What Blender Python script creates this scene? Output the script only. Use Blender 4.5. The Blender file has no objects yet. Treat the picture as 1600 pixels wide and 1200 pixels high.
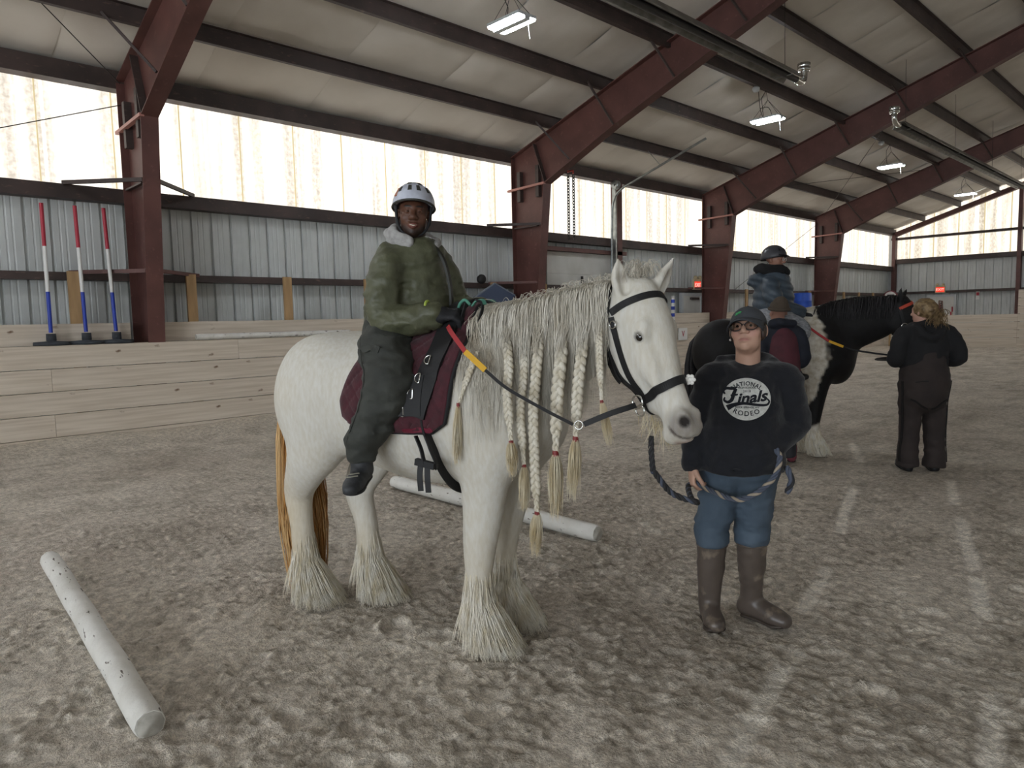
import bpy, bmesh, math, random
import numpy as np
from mathutils import Vector, Matrix
from mathutils.bvhtree import BVHTree

SC = bpy.context.scene
COL = SC.collection
rng = np.random.default_rng(7)
random.seed(7)

# ------------------------------------------------------------------ camera
FPX = 1109.3
c_r = Vector((0.71989, -0.693729, -0.022351))
c_u = Vector((0.078721, 0.049611, 0.995661))
c_f = Vector((0.68961, 0.718526, -0.090325))
cam_d = bpy.data.cameras.new('camera')
cam_d.sensor_width = 36.0
cam_d.lens = FPX * 36.0 / 1600.0
cam_d.clip_end = 300
cam = bpy.data.objects.new('camera', cam_d)
COL.objects.link(cam)
cam.matrix_world = Matrix(((c_r.x, c_u.x, -c_f.x, 0), (c_r.y, c_u.y, -c_f.y, 0), (c_r.z, c_u.z, -c_f.z, 1.5), (0, 0, 0, 1)))
SC.camera = cam

# ------------------------------------------------------------------ sky, exposure
world = bpy.data.worlds.new('overcast_sky')
SC.world = world
world.use_nodes = True
bg = world.node_tree.nodes['Background']
bg.inputs[0].default_value = (0.86, 0.93, 1.0, 1)
bg.inputs[1].default_value = 6.5
vs = SC.view_settings
vs.view_transform = 'Standard'
vs.look = 'None'
vs.exposure = 0.22
vs.gamma = 1.0
vs.use_curve_mapping = False
SC.cycles.max_bounces = 5
SC.cycles.diffuse_bounces = 3
pl_d = bpy.data.lights.new('added_sky_opening', 'AREA'); pl_d.shape = 'RECTANGLE'; pl_d.size = 12.0; pl_d.size_y = 4.6  # portal over an unseen opening added to let sky light in
pl_d.cycles.is_portal = True
pl = bpy.data.objects.new('added_sky_opening', pl_d); COL.objects.link(pl)
pl.matrix_world = Matrix(((0, 0, -1, -12.1), (1, 0, 0, -1.0), (0, 1, 0, 2.3), (0, 0, 0, 1)))
DAY = 3.0          # brightness of daylight coming through the translucent sheets
LED = 150.0        # brightness of the LED strips

# ------------------------------------------------------------------ helpers: materials
MATS = {}
def lin(c):
    if isinstance(c, str):
        c = tuple(int(c[i:i+2], 16) / 255 for i in (0, 2, 4))
    return tuple(((x / 12.92) if x <= 0.04045 else ((x + 0.055) / 1.055) ** 2.4) for x in c)

def mat(name, color, rough=0.7, metal=0.0, var=None, vscale=8.0, vstretch=(1, 1, 1), bump=0.0, bscale=60.0, bstretch=(1, 1, 1),
        attr=None, spec=None, sheen=0.0, coords='Object', contrast=(0.35, 0.65), detail=5.0, emit=None, estr=0.0, bdist=0.01, noise2=None):
    """Principled material: colour (hex sRGB), optional second colour mixed in by noise, optional bump."""
    if name in MATS:
        return MATS[name]
    m = bpy.data.materials.new(name)
    m.use_nodes = True
    nt = m.node_tree
    b = nt.nodes['Principled BSDF']
    b.inputs['Roughness'].default_value = rough
    b.inputs['Metallic'].default_value = metal
    if spec is not None:
        b.inputs['Specular IOR Level'].default_value = spec
    if sheen:
        b.inputs['Sheen Weight'].default_value = sheen
    tc = nt.nodes.new('ShaderNodeTexCoord')
    def noise(scale, stretch, det=detail):
        mp = nt.nodes.new('ShaderNodeMapping'); mp.inputs['Scale'].default_value = stretch
        nt.links.new(tc.outputs[coords], mp.inputs[0])
        n = nt.nodes.new('ShaderNodeTexNoise'); n.inputs['Scale'].default_value = scale; n.inputs['Detail'].default_value = det
        nt.links.new(mp.outputs[0], n.inputs['Vector'])
        return n
    def ramp(sock, lo, hi):
        r = nt.nodes.new('ShaderNodeMapRange'); r.inputs[1].default_value = lo; r.inputs[2].default_value = hi
        nt.links.new(sock, r.inputs[0]); return r.outputs[0]
    def mix(fac, a, bb):
        x = nt.nodes.new('ShaderNodeMix'); x.data_type = 'RGBA'
        nt.links.new(fac, x.inputs['Factor'])
        for s, v in (('A', a), ('B', bb)):
            i = [k for k in x.inputs if k.name == s and k.type == 'RGBA'][0]
            if isinstance(v, tuple): i.default_value = v
            else: nt.links.new(v, i)
        return [k for k in x.outputs if k.type == 'RGBA'][0]
    if attr:
        a = nt.nodes.new('ShaderNodeAttribute'); a.attribute_name = attr
        col = a.outputs['Color']
    else:
        col = (*lin(color), 1.0)
    if var is not None:
        n = noise(vscale, vstretch)
        f = ramp(n.outputs[0], *contrast)
        if attr:
            mm = nt.nodes.new('ShaderNodeMix'); mm.data_type = 'RGBA'; mm.blend_type = 'MULTIPLY'
            mm.inputs['Factor'].default_value = 1.0
            ia = [k for k in mm.inputs if k.type == 'RGBA']
            nt.links.new(col, ia[0])
            col2 = mix(f, (1, 1, 1, 1), (*lin(var), 1.0))
            nt.links.new(col2, ia[1])
            col = [k for k in mm.outputs if k.type == 'RGBA'][0]
        else:
            col = mix(f, col, (*lin(var), 1.0))
    if noise2 is not None:   # (hex, scale, stretch, lo, hi): sparse marks
        n = noise(noise2[1], noise2[2]); f = ramp(n.outputs[0], noise2[3], noise2[4])
        col = mix(f, col, (*lin(noise2[0]), 1.0))
    if isinstance(col, tuple):
        b.inputs['Base Color'].default_value = col
    else:
        nt.links.new(col, b.inputs['Base Color'])
    if bump:
        n = noise(bscale, bstretch, 6.0)
        bp = nt.nodes.new('ShaderNodeBump'); bp.inputs['Strength'].default_value = bump; bp.inputs['Distance'].default_value = bdist
        nt.links.new(n.outputs[0], bp.inputs['Height'])
        nt.links.new(bp.outputs[0], b.inputs['Normal'])
    if emit is not None:
        b.inputs['Emission Color'].default_value = (*lin(emit), 1)
        b.inputs['Emission Strength'].default_value = estr
    MATS[name] = m
    return m

# ------------------------------------------------------------------ helpers: objects
def tag(o, label=None, cat=None, group=None, kind=None):
    for k, v in (('label', label), ('category', cat), ('group', group), ('kind', kind)):
        if v: o[k] = v
    return o
def link(o, parent=None):
    COL.objects.link(o)
    if parent is not None: o.parent = parent
    return o
def empty(name, loc=(0, 0, 0), rz=0.0, parent=None):
    o = bpy.data.objects.new(name, None)
    o.location = loc; o.rotation_euler = (0, 0, rz); o.empty_display_size = 0.1
    return link(o, parent)
def mesh_np(name, V, F, smooth=True):
    """Mesh from an (n,3) vertex array and an (m,k) face array."""
    V = np.ascontiguousarray(V, np.float32); F = np.ascontiguousarray(F, np.int32)
    me = bpy.data.meshes.new(name)
    me.vertices.add(len(V)); me.vertices.foreach_set('co', V.ravel())
    k = F.shape[1]
    me.loops.add(F.size); me.loops.foreach_set('vertex_index', F.ravel())
    me.polygons.add(len(F)); me.polygons.foreach_set('loop_start', np.arange(0, F.size, k, dtype=np.int32))
    if smooth: me.polygons.foreach_set('use_smooth', np.ones(len(F), bool))
    me.update(calc_edges=True)
    return me
def set_col(me, C, name='Col'):
    a = me.color_attributes.new(name, 'FLOAT_COLOR', 'POINT')
    C = np.c_[C, np.ones(len(C))].astype(np.float32)
    a.data.foreach_set('color', C.ravel())
def obj(name, me, m=None, parent=None, loc=None, rot=None):
    if m is not None and len(me.materials) == 0: me.materials.append(m)
    o = bpy.data.objects.new(name, me)
    if loc is not None: o.location = loc
    if rot is not None: o.rotation_euler = rot
    return link(o, parent)

class MB:
    """Collects boxes, prisms and tubes into one mesh."""
    def __init__(s): s.v = []; s.f = []; s.sm = []
    def add(s, V, F, smooth=False):
        n = len(s.v); s.v += [tuple(map(float, p)) for p in V]
        s.f += [tuple(i + n for i in f) for f in F]; s.sm += [smooth] * len(F); return s
    def box(s, x0, x1, y0, y1, z0, z1):
        V = [(x, y, z) for x in (x0, x1) for y in (y0, y1) for z in (z0, z1)]
        return s.add(V, [(0, 1, 3, 2), (4, 6, 7, 5), (0, 4, 5, 1), (2, 3, 7, 6), (0, 2, 6, 4), (1, 5, 7, 3)])
    def obox(s, p, q, a, b, up=(0, 0, 1)):
        """Bar from p to q, half sizes a (sideways) and b (along up)."""
        p = Vector(p); q = Vector(q); d = (q - p).normalized(); r = d.cross(Vector(up))
        if r.length < 1e-4: r = d.cross(Vector((1, 0, 0)))
        r.normalize(); u = r.cross(d)
        V = [e + r * i * a + u * j * b for e in (p, q) for i in (-1, 1) for j in (-1, 1)]
        return s.add(V, [(0, 1, 3, 2), (4, 6, 7, 5), (0, 4, 5, 1), (2, 3, 7, 6), (0, 2, 6, 4), (1, 5, 7, 3)])
    def prism(s, pts, d):
        """Closed polygon pts (3D) pushed along vector d."""
        n = len(pts); V = [Vector(p) for p in pts] + [Vector(p) + Vector(d) for p in pts]
        F = [tuple(range(n))[::-1], tuple(range(n, 2 * n))] + [(i, (i + 1) % n, n + (i + 1) % n, n + i) for i in range(n)]
        return s.add(V, F)
    def tube(s, pts, r, n=8, cap=True, smooth=True):
        pts = [Vector(p) for p in pts]; m = len(pts)
        rr = r if hasattr(r, '__len__') else [r] * m
        V = []; prev = None
        for i, p in enumerate(pts):
            t = (pts[min(i + 1, m - 1)] - pts[max(i - 1, 0)]).normalized()
            if prev is None:
                a = t.cross(Vector((0, 0, 1)))
                if a.length < 0.05: a = t.cross(Vector((1, 0, 0)))
            else: a = prev - t * prev.dot(t)
            a.normalize(); prev = a; b = t.cross(a)
            V += [p + (a * math.cos(2 * math.pi * k / n) + b * math.sin(2 * math.pi * k / n)) * rr[i] for k in range(n)]
        F = [(i * n + k, i * n + (k + 1) % n, (i + 1) * n + (k + 1) % n, (i + 1) * n + k) for i in range(m - 1) for k in range(n)]
        s.add(V, F, smooth)
        if cap:
            s.add([V[k] for k in range(n)], [tuple(range(n))[::-1]]); s.add([V[(m - 1) * n + k] for k in range(n)], [tuple(range(n))])
        return s
    def lathe(s, prof, c=(0, 0, 0), n=20, smooth=True, axis='Z'):
        """prof: list of (r, z)."""
        V = []
        for r, z in prof:
            for k in range(n):
                a = 2 * math.pi * k / n
                q = (r * math.cos(a), r * math.sin(a), z)
                if axis == 'X': q = (z, q[0], q[1])
                if axis == 'Y': q = (q[0], z, q[1])
                V.append((c[0] + q[0], c[1] + q[1], c[2] + q[2]))
        F = [(i * n + k, i * n + (k + 1) % n, (i + 1) * n + (k + 1) % n, (i + 1) * n + k) for i in range(len(prof) - 1) for k in range(n)]
        return s.add(V, F, smooth)
    def mesh(s, name):
        me = bpy.data.meshes.new(name); me.from_pydata(s.v, [], s.f)
        me.polygons.foreach_set('use_smooth', s.sm); me.update(); return me
    def build(s, name, m, parent=None, loc=None, rot=None):
        return obj(name, s.mesh(name), m, parent, loc, rot)

def crom(P, m=6):
    """Catmull-Rom through the rows of P (any width), m samples a span."""
    P = np.asarray(P, float); n = len(P)
    if n < 3:
        t = np.linspace(0, 1, m + 1)[:, None]; return P[0] * (1 - t) + P[-1] * t
    Q = np.vstack([2 * P[0] - P[1], P, 2 * P[-1] - P[-2]]); out = []
    for i in range(n - 1):
        a, b, c, d = Q[i:i + 4]
        for t in np.arange(m) / m:
            out.append(0.5 * (2 * b + (c - a) * t + (2 * a - 5 * b + 4 * c - d) * t * t + (3 * b - a - 3 * c + d) * t ** 3))
    out.append(P[-1]); return np.array(out)

# ------------------------------------------------------------------ helpers: noise
def _hash(i, seed):
    h = (i.astype(np.int64) * 73856093 + seed * 83492791) & 0x7fffffff
    h = (h ^ (h >> 13)) * 1274126177 & 0x7fffffff
    h = (h ^ (h >> 16)) * 668265263 & 0x7fffffff
    return ((h ^ (h >> 15)) & 0xffff).astype(np.float32) / 65535.0
def noise2(x, y, seed=0):
    x = np.asarray(x, np.float32); y = np.asarray(y, np.float32)
    xi = np.floor(x).astype(np.int64); yi = np.floor(y).astype(np.int64); fx = x - xi; fy = y - yi
    fx = fx * fx * (3 - 2 * fx); fy = fy * fy * (3 - 2 * fy)
    g = lambda a, b: _hash(a + b * 57731, seed)
    return (g(xi, yi) * (1 - fx) + g(xi + 1, yi) * fx) * (1 - fy) + (g(xi, yi + 1) * (1 - fx) + g(xi + 1, yi + 1) * fx) * fy
def noise3(x, y, z, seed=0):
    x, y, z = np.broadcast_arrays(*[np.asarray(a, np.float32) for a in (x, y, z)])
    xi, yi, zi = [np.floor(a).astype(np.int64) for a in (x, y, z)]
    f = [a - b for a, b in ((x, xi), (y, yi), (z, zi))]; f = [a * a * (3 - 2 * a) for a in f]
    g = lambda a, b, c: _hash(a + b * 57731 + c * 1299721, seed)
    def pl(c):
        return (g(xi, yi, c) * (1 - f[0]) + g(xi + 1, yi, c) * f[0]) * (1 - f[1]) + (g(xi, yi + 1, c) * (1 - f[0]) + g(xi + 1, yi + 1, c) * f[0]) * f[1]
    return pl(zi) * (1 - f[2]) + pl(zi + 1) * f[2]

# ------------------------------------------------------------------ helpers: blended solids (bodies, clothes)
class Field:
    """Signed distance on a grid; tubes and ellipsoids are blended in, then skinned as one continuous mesh."""
    def __init__(s, lo, hi, res, fine=()):
        s.lo = np.array(lo, float); s.res = res; s.ax = []
        for i in range(3):           # finer steps across the face and hands
            p = [s.lo[i]]
            while p[-1] < hi[i]:
                h = res
                for c, w, r in fine:
                    if abs(p[-1] - c[i]) < w: h = min(h, r)
                p.append(p[-1] + h)
            s.ax.append(np.array(p, np.float32))
        s.n = np.array([len(a) for a in s.ax]); s.d = np.full(s.n, 1.0, np.float32)
    def _win(s, lo, hi):
        a = [max(int(np.searchsorted(s.ax[i], lo[i])) - 1, 0) for i in range(3)]; b = [min(int(np.searchsorted(s.ax[i], hi[i])) + 1, int(s.n[i])) for i in range(3)]
        sl = tuple(slice(a[i], b[i]) for i in range(3))
        if any(b[i] <= a[i] for i in range(3)): return None
        X, Y, Z = s.ax[0][sl[0]][:, None, None], s.ax[1][sl[1]][None, :, None], s.ax[2][sl[2]][None, None, :]
        return sl, X, Y, Z
    def _mix(s, sl, d, k, op):
        o = s.d[sl]
        if op == 'sub':
            d = -d; h = np.maximum(k - np.abs(o - d), 0) / k; s.d[sl] = np.maximum(o, d) + h * h * k * 0.25
        elif op == 'cut':
            s.d[sl] = np.maximum(o, d)
        else:
            h = np.maximum(k - np.abs(o - d), 0) / k; s.d[sl] = np.minimum(o, d) - h * h * k * 0.25
    def ell(s, c, r, k=0.03, R=None, op='add', grow=0.0):
        c = np.array(c, float); r = np.array(r, float) + grow; m = r.max() + k + 2 * s.res
        w = s._win(c - m, c + m)
        if w is None: return s
        sl, X, Y, Z = w; q = [X - c[0], Y - c[1], Z - c[2]]
        if R is not None:
            R = np.array(R, float); q = [q[0] * R[0, i] + q[1] * R[1, i] + q[2] * R[2, i] for i in range(3)]
        k0 = np.sqrt(sum((q[i] / r[i]) ** 2 for i in range(3))) + 1e-6; k1 = np.sqrt(sum((q[i] / r[i] ** 2) ** 2 for i in range(3))) + 1e-6
        s._mix(sl, (k0 * (k0 - 1) / k1).astype(np.float32), k, op); return s
    def tube(s, pts, ra, rb=None, side=(0, 1, 0), k=0.03, m=5, op='add', grow=0.0):
        """Generalised tube: ra = radius along `side`, rb = radius across it."""
        pts = np.array(pts, float); ra = np.broadcast_to(np.array(ra, float), (len(pts),)); rb = ra if rb is None else np.broadcast_to(np.array(rb, float), (len(pts),))
        Q = crom(np.c_[pts, ra, rb], m); P = Q[:, :3]; A = np.maximum(Q[:, 3] + grow, 0.002); B = np.maximum(Q[:, 4] + grow, 0.002)
        mx = max(A.max(), B.max()) + k + 2 * s.res
        w = s._win(P.min(0) - mx, P.max(0) + mx)
        if w is None: return s
        sl0 = w[0]; T = np.full([q.stop - q.start for q in sl0], 1.0, np.float32); side = np.array(side, float)
        for i in range(len(P) - 1):
            a, b = P[i], P[i + 1]; ab = b - a; L2 = ab @ ab
            if L2 < 1e-12: continue
            mm = max(A[i], A[i + 1], B[i], B[i + 1]) + k + 2 * s.res
            w = s._win(np.minimum(a, b) - mm, np.maximum(a, b) + mm)
            if w is None: continue
            sl, X, Y, Z = w
            t = np.clip(((X - a[0]) * ab[0] + (Y - a[1]) * ab[1] + (Z - a[2]) * ab[2]) / L2, 0, 1)
            q = [X - a[0] - t * ab[0], Y - a[1] - t * ab[1], Z - a[2] - t * ab[2]]
            tn = ab / math.sqrt(L2); sd = side - tn * (side @ tn)
            if np.linalg.norm(sd) < .35: sd = np.array((0, 0, 1.0)) if abs(tn[2]) < .8 else np.array((1.0, 0, 0)); sd = sd - tn * (sd @ tn)
            sd /= np.linalg.norm(sd) + 1e-9; nn = np.cross(tn, sd)
            rA = A[i] + t * (A[i + 1] - A[i]); rB = B[i] + t * (B[i + 1] - B[i]); rT = np.minimum(rA, rB)
            u = q[0] * sd[0] + q[1] * sd[1] + q[2] * sd[2]; v = q[0] * nn[0] + q[1] * nn[1] + q[2] * nn[2]; ww = q[0] * tn[0] + q[1] * tn[1] + q[2] * tn[2]
            k0 = np.sqrt((u / rA) ** 2 + (v / rB) ** 2 + (ww / rT) ** 2) + 1e-6
            k1 = np.sqrt((u / rA ** 2) ** 2 + (v / rB ** 2) ** 2 + (ww / rT ** 2) ** 2) + 1e-6
            d = (k0 * (k0 - 1) / k1).astype(np.float32)
            ls = tuple(slice(sl[j].start - sl0[j].start, sl[j].stop - sl0[j].start) for j in range(3))
            T[ls] = np.minimum(T[ls], d)
        s._mix(sl0, T, k, op); return s
    def half(s, p, n):
        """Keep what lies on the side of plane (p, n) that n points away from."""
        n = np.array(n, float); n /= np.linalg.norm(n)
        d = (s.ax[0][:, None, None] - p[0]) * n[0] + (s.ax[1][None, :, None] - p[1]) * n[1] + (s.ax[2][None, None, :] - p[2]) * n[2]
        s.d = np.maximum(s.d, d.astype(np.float32)); return s
    def push(s, fn, band=0.06):
        """Add a relief fn(x,y,z) (metres) to the surface."""
        I = np.nonzero(np.abs(s.d) < band)
        x, y, z = [s.ax[i][I[i]] for i in range(3)]
        s.d[I] += fn(x, y, z).astype(np.float32); return s
    def skin(s, smooth=1):
        d = s.d; d[0] = d[-1] = 1; d[:, 0] = d[:, -1] = 1; d[:, :, 0] = d[:, :, -1] = 1
        nx, ny, nz = d.shape; ins = (d < 0)
        cnt = np.zeros((nx - 1, ny - 1, nz - 1), np.uint8)
        off = [(i, j, k) for i in (0, 1) for j in (0, 1) for k in (0, 1)]
        for i, j, k in off: cnt += ins[i:nx - 1 + i, j:ny - 1 + j, k:nz - 1 + k]
        mask = (cnt > 0) & (cnt < 8); cells = np.argwhere(mask); idx = np.full(mask.shape, -1, np.int32); idx[mask] = np.arange(len(cells))
        vals = [d[cells[:, 0] + i, cells[:, 1] + j, cells[:, 2] + k] for i, j, k in off]
        acc = np.zeros((len(cells), 3)); num = np.zeros(len(cells))
        for a in range(8):
            for b in range(a + 1, 8):
                df = np.array(off[b]) - np.array(off[a])
                if np.abs(df).sum() != 1: continue
                va, vb = vals[a], vals[b]; cr = (va < 0) != (vb < 0)
                t = np.where(cr, va / np.where(cr, va - vb, 1), 0)
                acc += np.where(cr[:, None], np.array(off[a]) + t[:, None] * df, 0); num += cr
        fr = acc / num[:, None]
        V = np.stack([s.ax[i][cells[:, i]] + fr[:, i] * (s.ax[i][cells[:, i] + 1] - s.ax[i][cells[:, i]]) for i in range(3)], 1).astype(float)
        Fs = []
        for ax in range(3):
            o1, o2 = [(1, 2), (2, 0), (0, 1)][ax]
            sl0 = [slice(1, -1)] * 3; sl1 = [slice(1, -1)] * 3; sl0[ax] = slice(0, -1); sl1[ax] = slice(1, None)
            A = ins[tuple(sl0)]; Bq = ins[tuple(sl1)]; ch = np.argwhere(A != Bq)
            if not len(ch): continue
            fl = A[ch[:, 0], ch[:, 1], ch[:, 2]]
            base = ch.copy()
            for j in range(3):
                if j != ax: base[:, j] += 1
            e1 = np.eye(3, dtype=int)[o1]; e2 = np.eye(3, dtype=int)[o2]
            q = [base - e1 - e2, base - e2, base, base - e1]
            q = np.stack([idx[c[:, 0], c[:, 1], c[:, 2]] for c in q], 1)
            q[~fl] = q[~fl][:, ::-1]; Fs.append(q)
        F = np.concatenate(Fs); F = F[(F >= 0).all(1)]
        for _ in range(smooth):
            E = np.concatenate([F[:, [0, 1]], F[:, [1, 2]], F[:, [2, 3]], F[:, [3, 0]]])
            S = np.zeros_like(V); N = np.zeros(len(V))
            for c in range(3): S[:, c] = np.bincount(E[:, 0], V[E[:, 1], c], len(V)) + np.bincount(E[:, 1], V[E[:, 0], c], len(V))
            N = np.bincount(E[:, 0], minlength=len(V)) + np.bincount(E[:, 1], minlength=len(V))
            V = 0.5 * V + 0.5 * S / np.maximum(N, 1)[:, None]
        return V, F

def strands(name, C, r, m, parent=None, taper=0.25, sides=3, root=.6):
    """Hair: C is (n, k, 3) guide points; every strand a thin tapering tube of radius r (number or (n,))."""
    C = np.asarray(C, float); n, k, _ = C.shape; r = np.broadcast_to(np.asarray(r, float), (n,))
    T = np.gradient(C, axis=1); T /= np.linalg.norm(T, axis=2, keepdims=True) + 1e-9
    ref = np.array([0.31, 0.87, 0.38]); a = np.cross(T, ref); a /= np.linalg.norm(a, axis=2, keepdims=True) + 1e-9; b = np.cross(T, a)
    u = np.linspace(0, 1, k); rad = r[:, None] * (np.interp(u, [0, .18, .55, 1], [root, 1, .95, taper]))[None, :]
    ring = np.stack([C + rad[..., None] * (a * math.cos(2 * math.pi * j / sides) + b * math.sin(2 * math.pi * j / sides)) for j in range(sides)], 2)
    V = ring.reshape(-1, 3); base = (np.arange(n) * k * sides)[:, None, None] + (np.arange(k - 1) * sides)[None, :, None]
    j = np.arange(sides)[None, None, :]; j2 = (j + 1) % sides
    F = np.stack([base + j, base + j2, base + sides + j2, base + sides + j], -1).reshape(-1, 4)
    return obj(name, mesh_np(name, V, F), m, parent)
# ================================================================== STRUCTURE
X_LO, X_HI = -12.0, 34.5            # ends of the hall
Y_L, RIDGE, = 11.37, -1.0           # steel side wall, ridge line
Y_R = 2 * RIDGE - Y_L
FX = [3.17 - 7.62 * 2, 3.17 - 7.62, 3.17, 10.79, 18.41, 26.03]   # frames
Y_K = 10.45                         # plank kick wall
X_K = 31.3                          # kick wall at the far end
def ztop(y):                        # upper flange of the rafters
    return 4.93 + 0.325 * (11.12 - abs(y - RIDGE) - RIDGE)

steel_red = mat('oxide_red_steel', '64403a', 0.55, var='54342f', vscale=2.5, bump=0.05, bscale=30, noise2=('77524a', 14, (1, 1, 1), 0.62, 0.8))
steel_dark = mat('dark_primer_steel', '4a3c38', 0.6, var='3a302d', vscale=3, noise2=('6e5a50', 10, (1, 1, 3), 0.62, 0.8))
steel_gal = mat('galvanised_steel', 'a9adac', 0.35, metal=0.85, var='8b908f', vscale=9)
siding = mat('pale_grey_siding', 'cdd0ce', 0.45, var='bfc2bf', vscale=1.5, noise2=('a3a29c', 5, (1, 1, 0.3), 0.66, 0.85))
vinyl = mat('white_vinyl_insulation', 'd8d1c6', 0.65, var='c9c1b5', vscale=0.9, bump=0.25, bscale=2.2, bdist=0.03)
wood = mat('pale_softwood', 'd2c6b6', 0.75, var='beb09e', vscale=3, vstretch=(0.35, 3, 9), bump=0.12, bscale=12, bstretch=(0.3, 3, 12),
           noise2=('6d5440', 5.5, (0.6, 1, 1), 0.70, 0.76), coords='Object')
stud_wood = mat('yellow_stud_wood', 'b7966b', 0.75, var='9c7d58', vscale=4, vstretch=(3, 3, 0.4), noise2=('6b4c33', 6, (1, 1, 1), 0.70, 0.76))
sandm = bpy.data.materials.new('arena_sand')

# translucent fibreglass: daylight soaking through stained sheets
def sheet_mat(name, stain, amount, vsc):
    m = bpy.data.materials.new(name); m.use_nodes = True; nt = m.node_tree
    b = nt.nodes['Principled BSDF']; b.inputs['Roughness'].default_value = 0.5
    tc = nt.nodes.new('ShaderNodeTexCoord')
    def nz(scale, st, det=6):
        mp = nt.nodes.new('ShaderNodeMapping'); mp.inputs['Scale'].default_value = st
        oi = nt.nodes.new('ShaderNodeObjectInfo'); ad = nt.nodes.new('ShaderNodeVectorMath'); ad.operation = 'ADD'
        cb = nt.nodes.new('ShaderNodeVectorMath'); cb.operation = 'SCALE'; cb.inputs['Scale'].default_value = 1.0
        nt.links.new(oi.outputs['Location'], cb.inputs[0])
        nt.links.new(tc.outputs['Object'], ad.inputs[0]); nt.links.new(cb.outputs[0], ad.inputs[1]); nt.links.new(ad.outputs[0], mp.inputs[0])
        n = nt.nodes.new('ShaderNodeTexNoise'); n.inputs['Scale'].default_value = scale; n.inputs['Detail'].default_value = det
        nt.links.new(mp.outputs[0], n.inputs['Vector']); return n.outputs[0]
    def mr(s, a, bb, c=0, d=1):
        r = nt.nodes.new('ShaderNodeMapRange'); r.inputs[1].default_value = a; r.inputs[2].default_value = bb; r.inputs[3].default_value = c; r.inputs[4].default_value = d
        nt.links.new(s, r.inputs[0]); return r.outputs[0]
    def mul(a, bb, op='MULTIPLY'):
        x = nt.nodes.new('ShaderNodeMath'); x.operation = op
        for i, s in enumerate((a, bb)):
            if isinstance(s, float): x.inputs[i].default_value = s
            else: nt.links.new(s, x.inputs[i])
        return x.outputs[0]
    streak = mr(nz(4.6, (1, 1, 0.05)), 0.34, 0.62)
    blotch = mr(nz(16.0, vsc), 0.36, 0.66)
    f = mr(mul(streak, mr(blotch, 0, 1, 0.55, 1.0)), 0.0, 1.0, amount, 1.0)
    mixn = nt.nodes.new('ShaderNodeMix'); mixn.data_type = 'RGBA'; nt.links.new(f, mixn.inputs['Factor'])
    ia = [k for k in mixn.inputs if k.type == 'RGBA']; ia[0].default_value = (1.0, 0.992, 0.962, 1); ia[1].default_value = (*lin(stain), 1)
    oc = [k for k in mixn.outputs if k.type == 'RGBA'][0]
    nt.links.new(oc, b.inputs['Emission Color']); nt.links.new(oc, b.inputs['Base Color'])
    b.inputs['Emission Strength'].default_value = DAY
    return m
sheet_side = sheet_mat('stained_fibreglass', '7d776d', 0.75, (1, 1, 1))
sheet_end = sheet_mat('weathered_fibreglass', '756d5f', 0.77, (1, 1, 0.6))
seam_mat = mat('backlit_yellow_sealant', 'b9a67c', 0.6, emit='d6c59a', estr=0.75)  # emission puts the daylight behind the seams into the sealant itself

# ---- sand floor
def axis_pts(lo, hi, f0, f1, h, g):
    a = [f0]
    while a[-1] < f1: a.append(a[-1] + h)
    s = h
    while a[-1] < hi: s *= g; a.append(a[-1] + s)
    b = [f0]; s = h
    while b[-1] > lo: s *= g; b.append(b[-1] - s)
    return np.array(b[:0:-1] + a)
gx = axis_pts(-11.9, 34.4, 0.45, 4.2, 0.0118, 1.021)
gy = axis_pts(-13.2, 11.3, 0.45, 4.4, 0.0118, 1.026)
GX, GY = np.meshgrid(gx, gy, indexing='ij')
def ridged(x, y, sd): return 1 - np.abs(2 * noise2(x, y, sd) - 1)
def sand_height(X, Y):
    wx = X + 0.4 * noise2(X * 0.9, Y * 0.9, 3); wy = Y + 0.4 * noise2(X * 0.9, Y * 0.9, 4)
    ux = wx * .8 + wy * .6; uy = -wx * .6 + wy * .8          # the drag direction of the harrow
    h = 0.030 * (noise2(wx * 0.8, wy * 0.8, 1) - 0.5) + 0.018 * (noise2(ux * 1.6, uy * 3.4, 2) - 0.5)
    h += 0.012 * (noise2(ux * 4.5 + 9, uy * 8, 5) - 0.5)
    loose = np.clip((noise2(ux * 2.1, uy * 3.4, 7) - .05) * 2.6, .5, 1.0)
    dx = .03 * noise2(X * 9, Y * 9, 51); dy = .03 * noise2(X * 9, Y * 9, 52)
    c = 0.008 * (ridged((X + dx) * 11, (Y + dy) * 11, 6) - .5) + 0.0125 * (ridged((X + dx) * 23, (Y + dy) * 23, 8) - .5)
    c += 0.0115 * (noise2(X * 44, Y * 44, 9) - .5) + .008 * (noise2(X * 80, Y * 80, 10) - .5)
    sp = np.maximum(np.gradient(gx)[:, None], np.gradient(gy)[None, :]); fk = np.clip(.042 / sp, 0, 1)      # crumbs only where the mesh is fine enough
    h += (1 - fk) * .006 * (noise2(ux * 3.1, uy * 6, 15) - .5)
    return h + c * loose * fk, loose, fk
H, LOOSE, FK = sand_height(GX, GY)
prints = np.zeros_like(H)
pr_r = np.random.default_rng(11)
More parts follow.
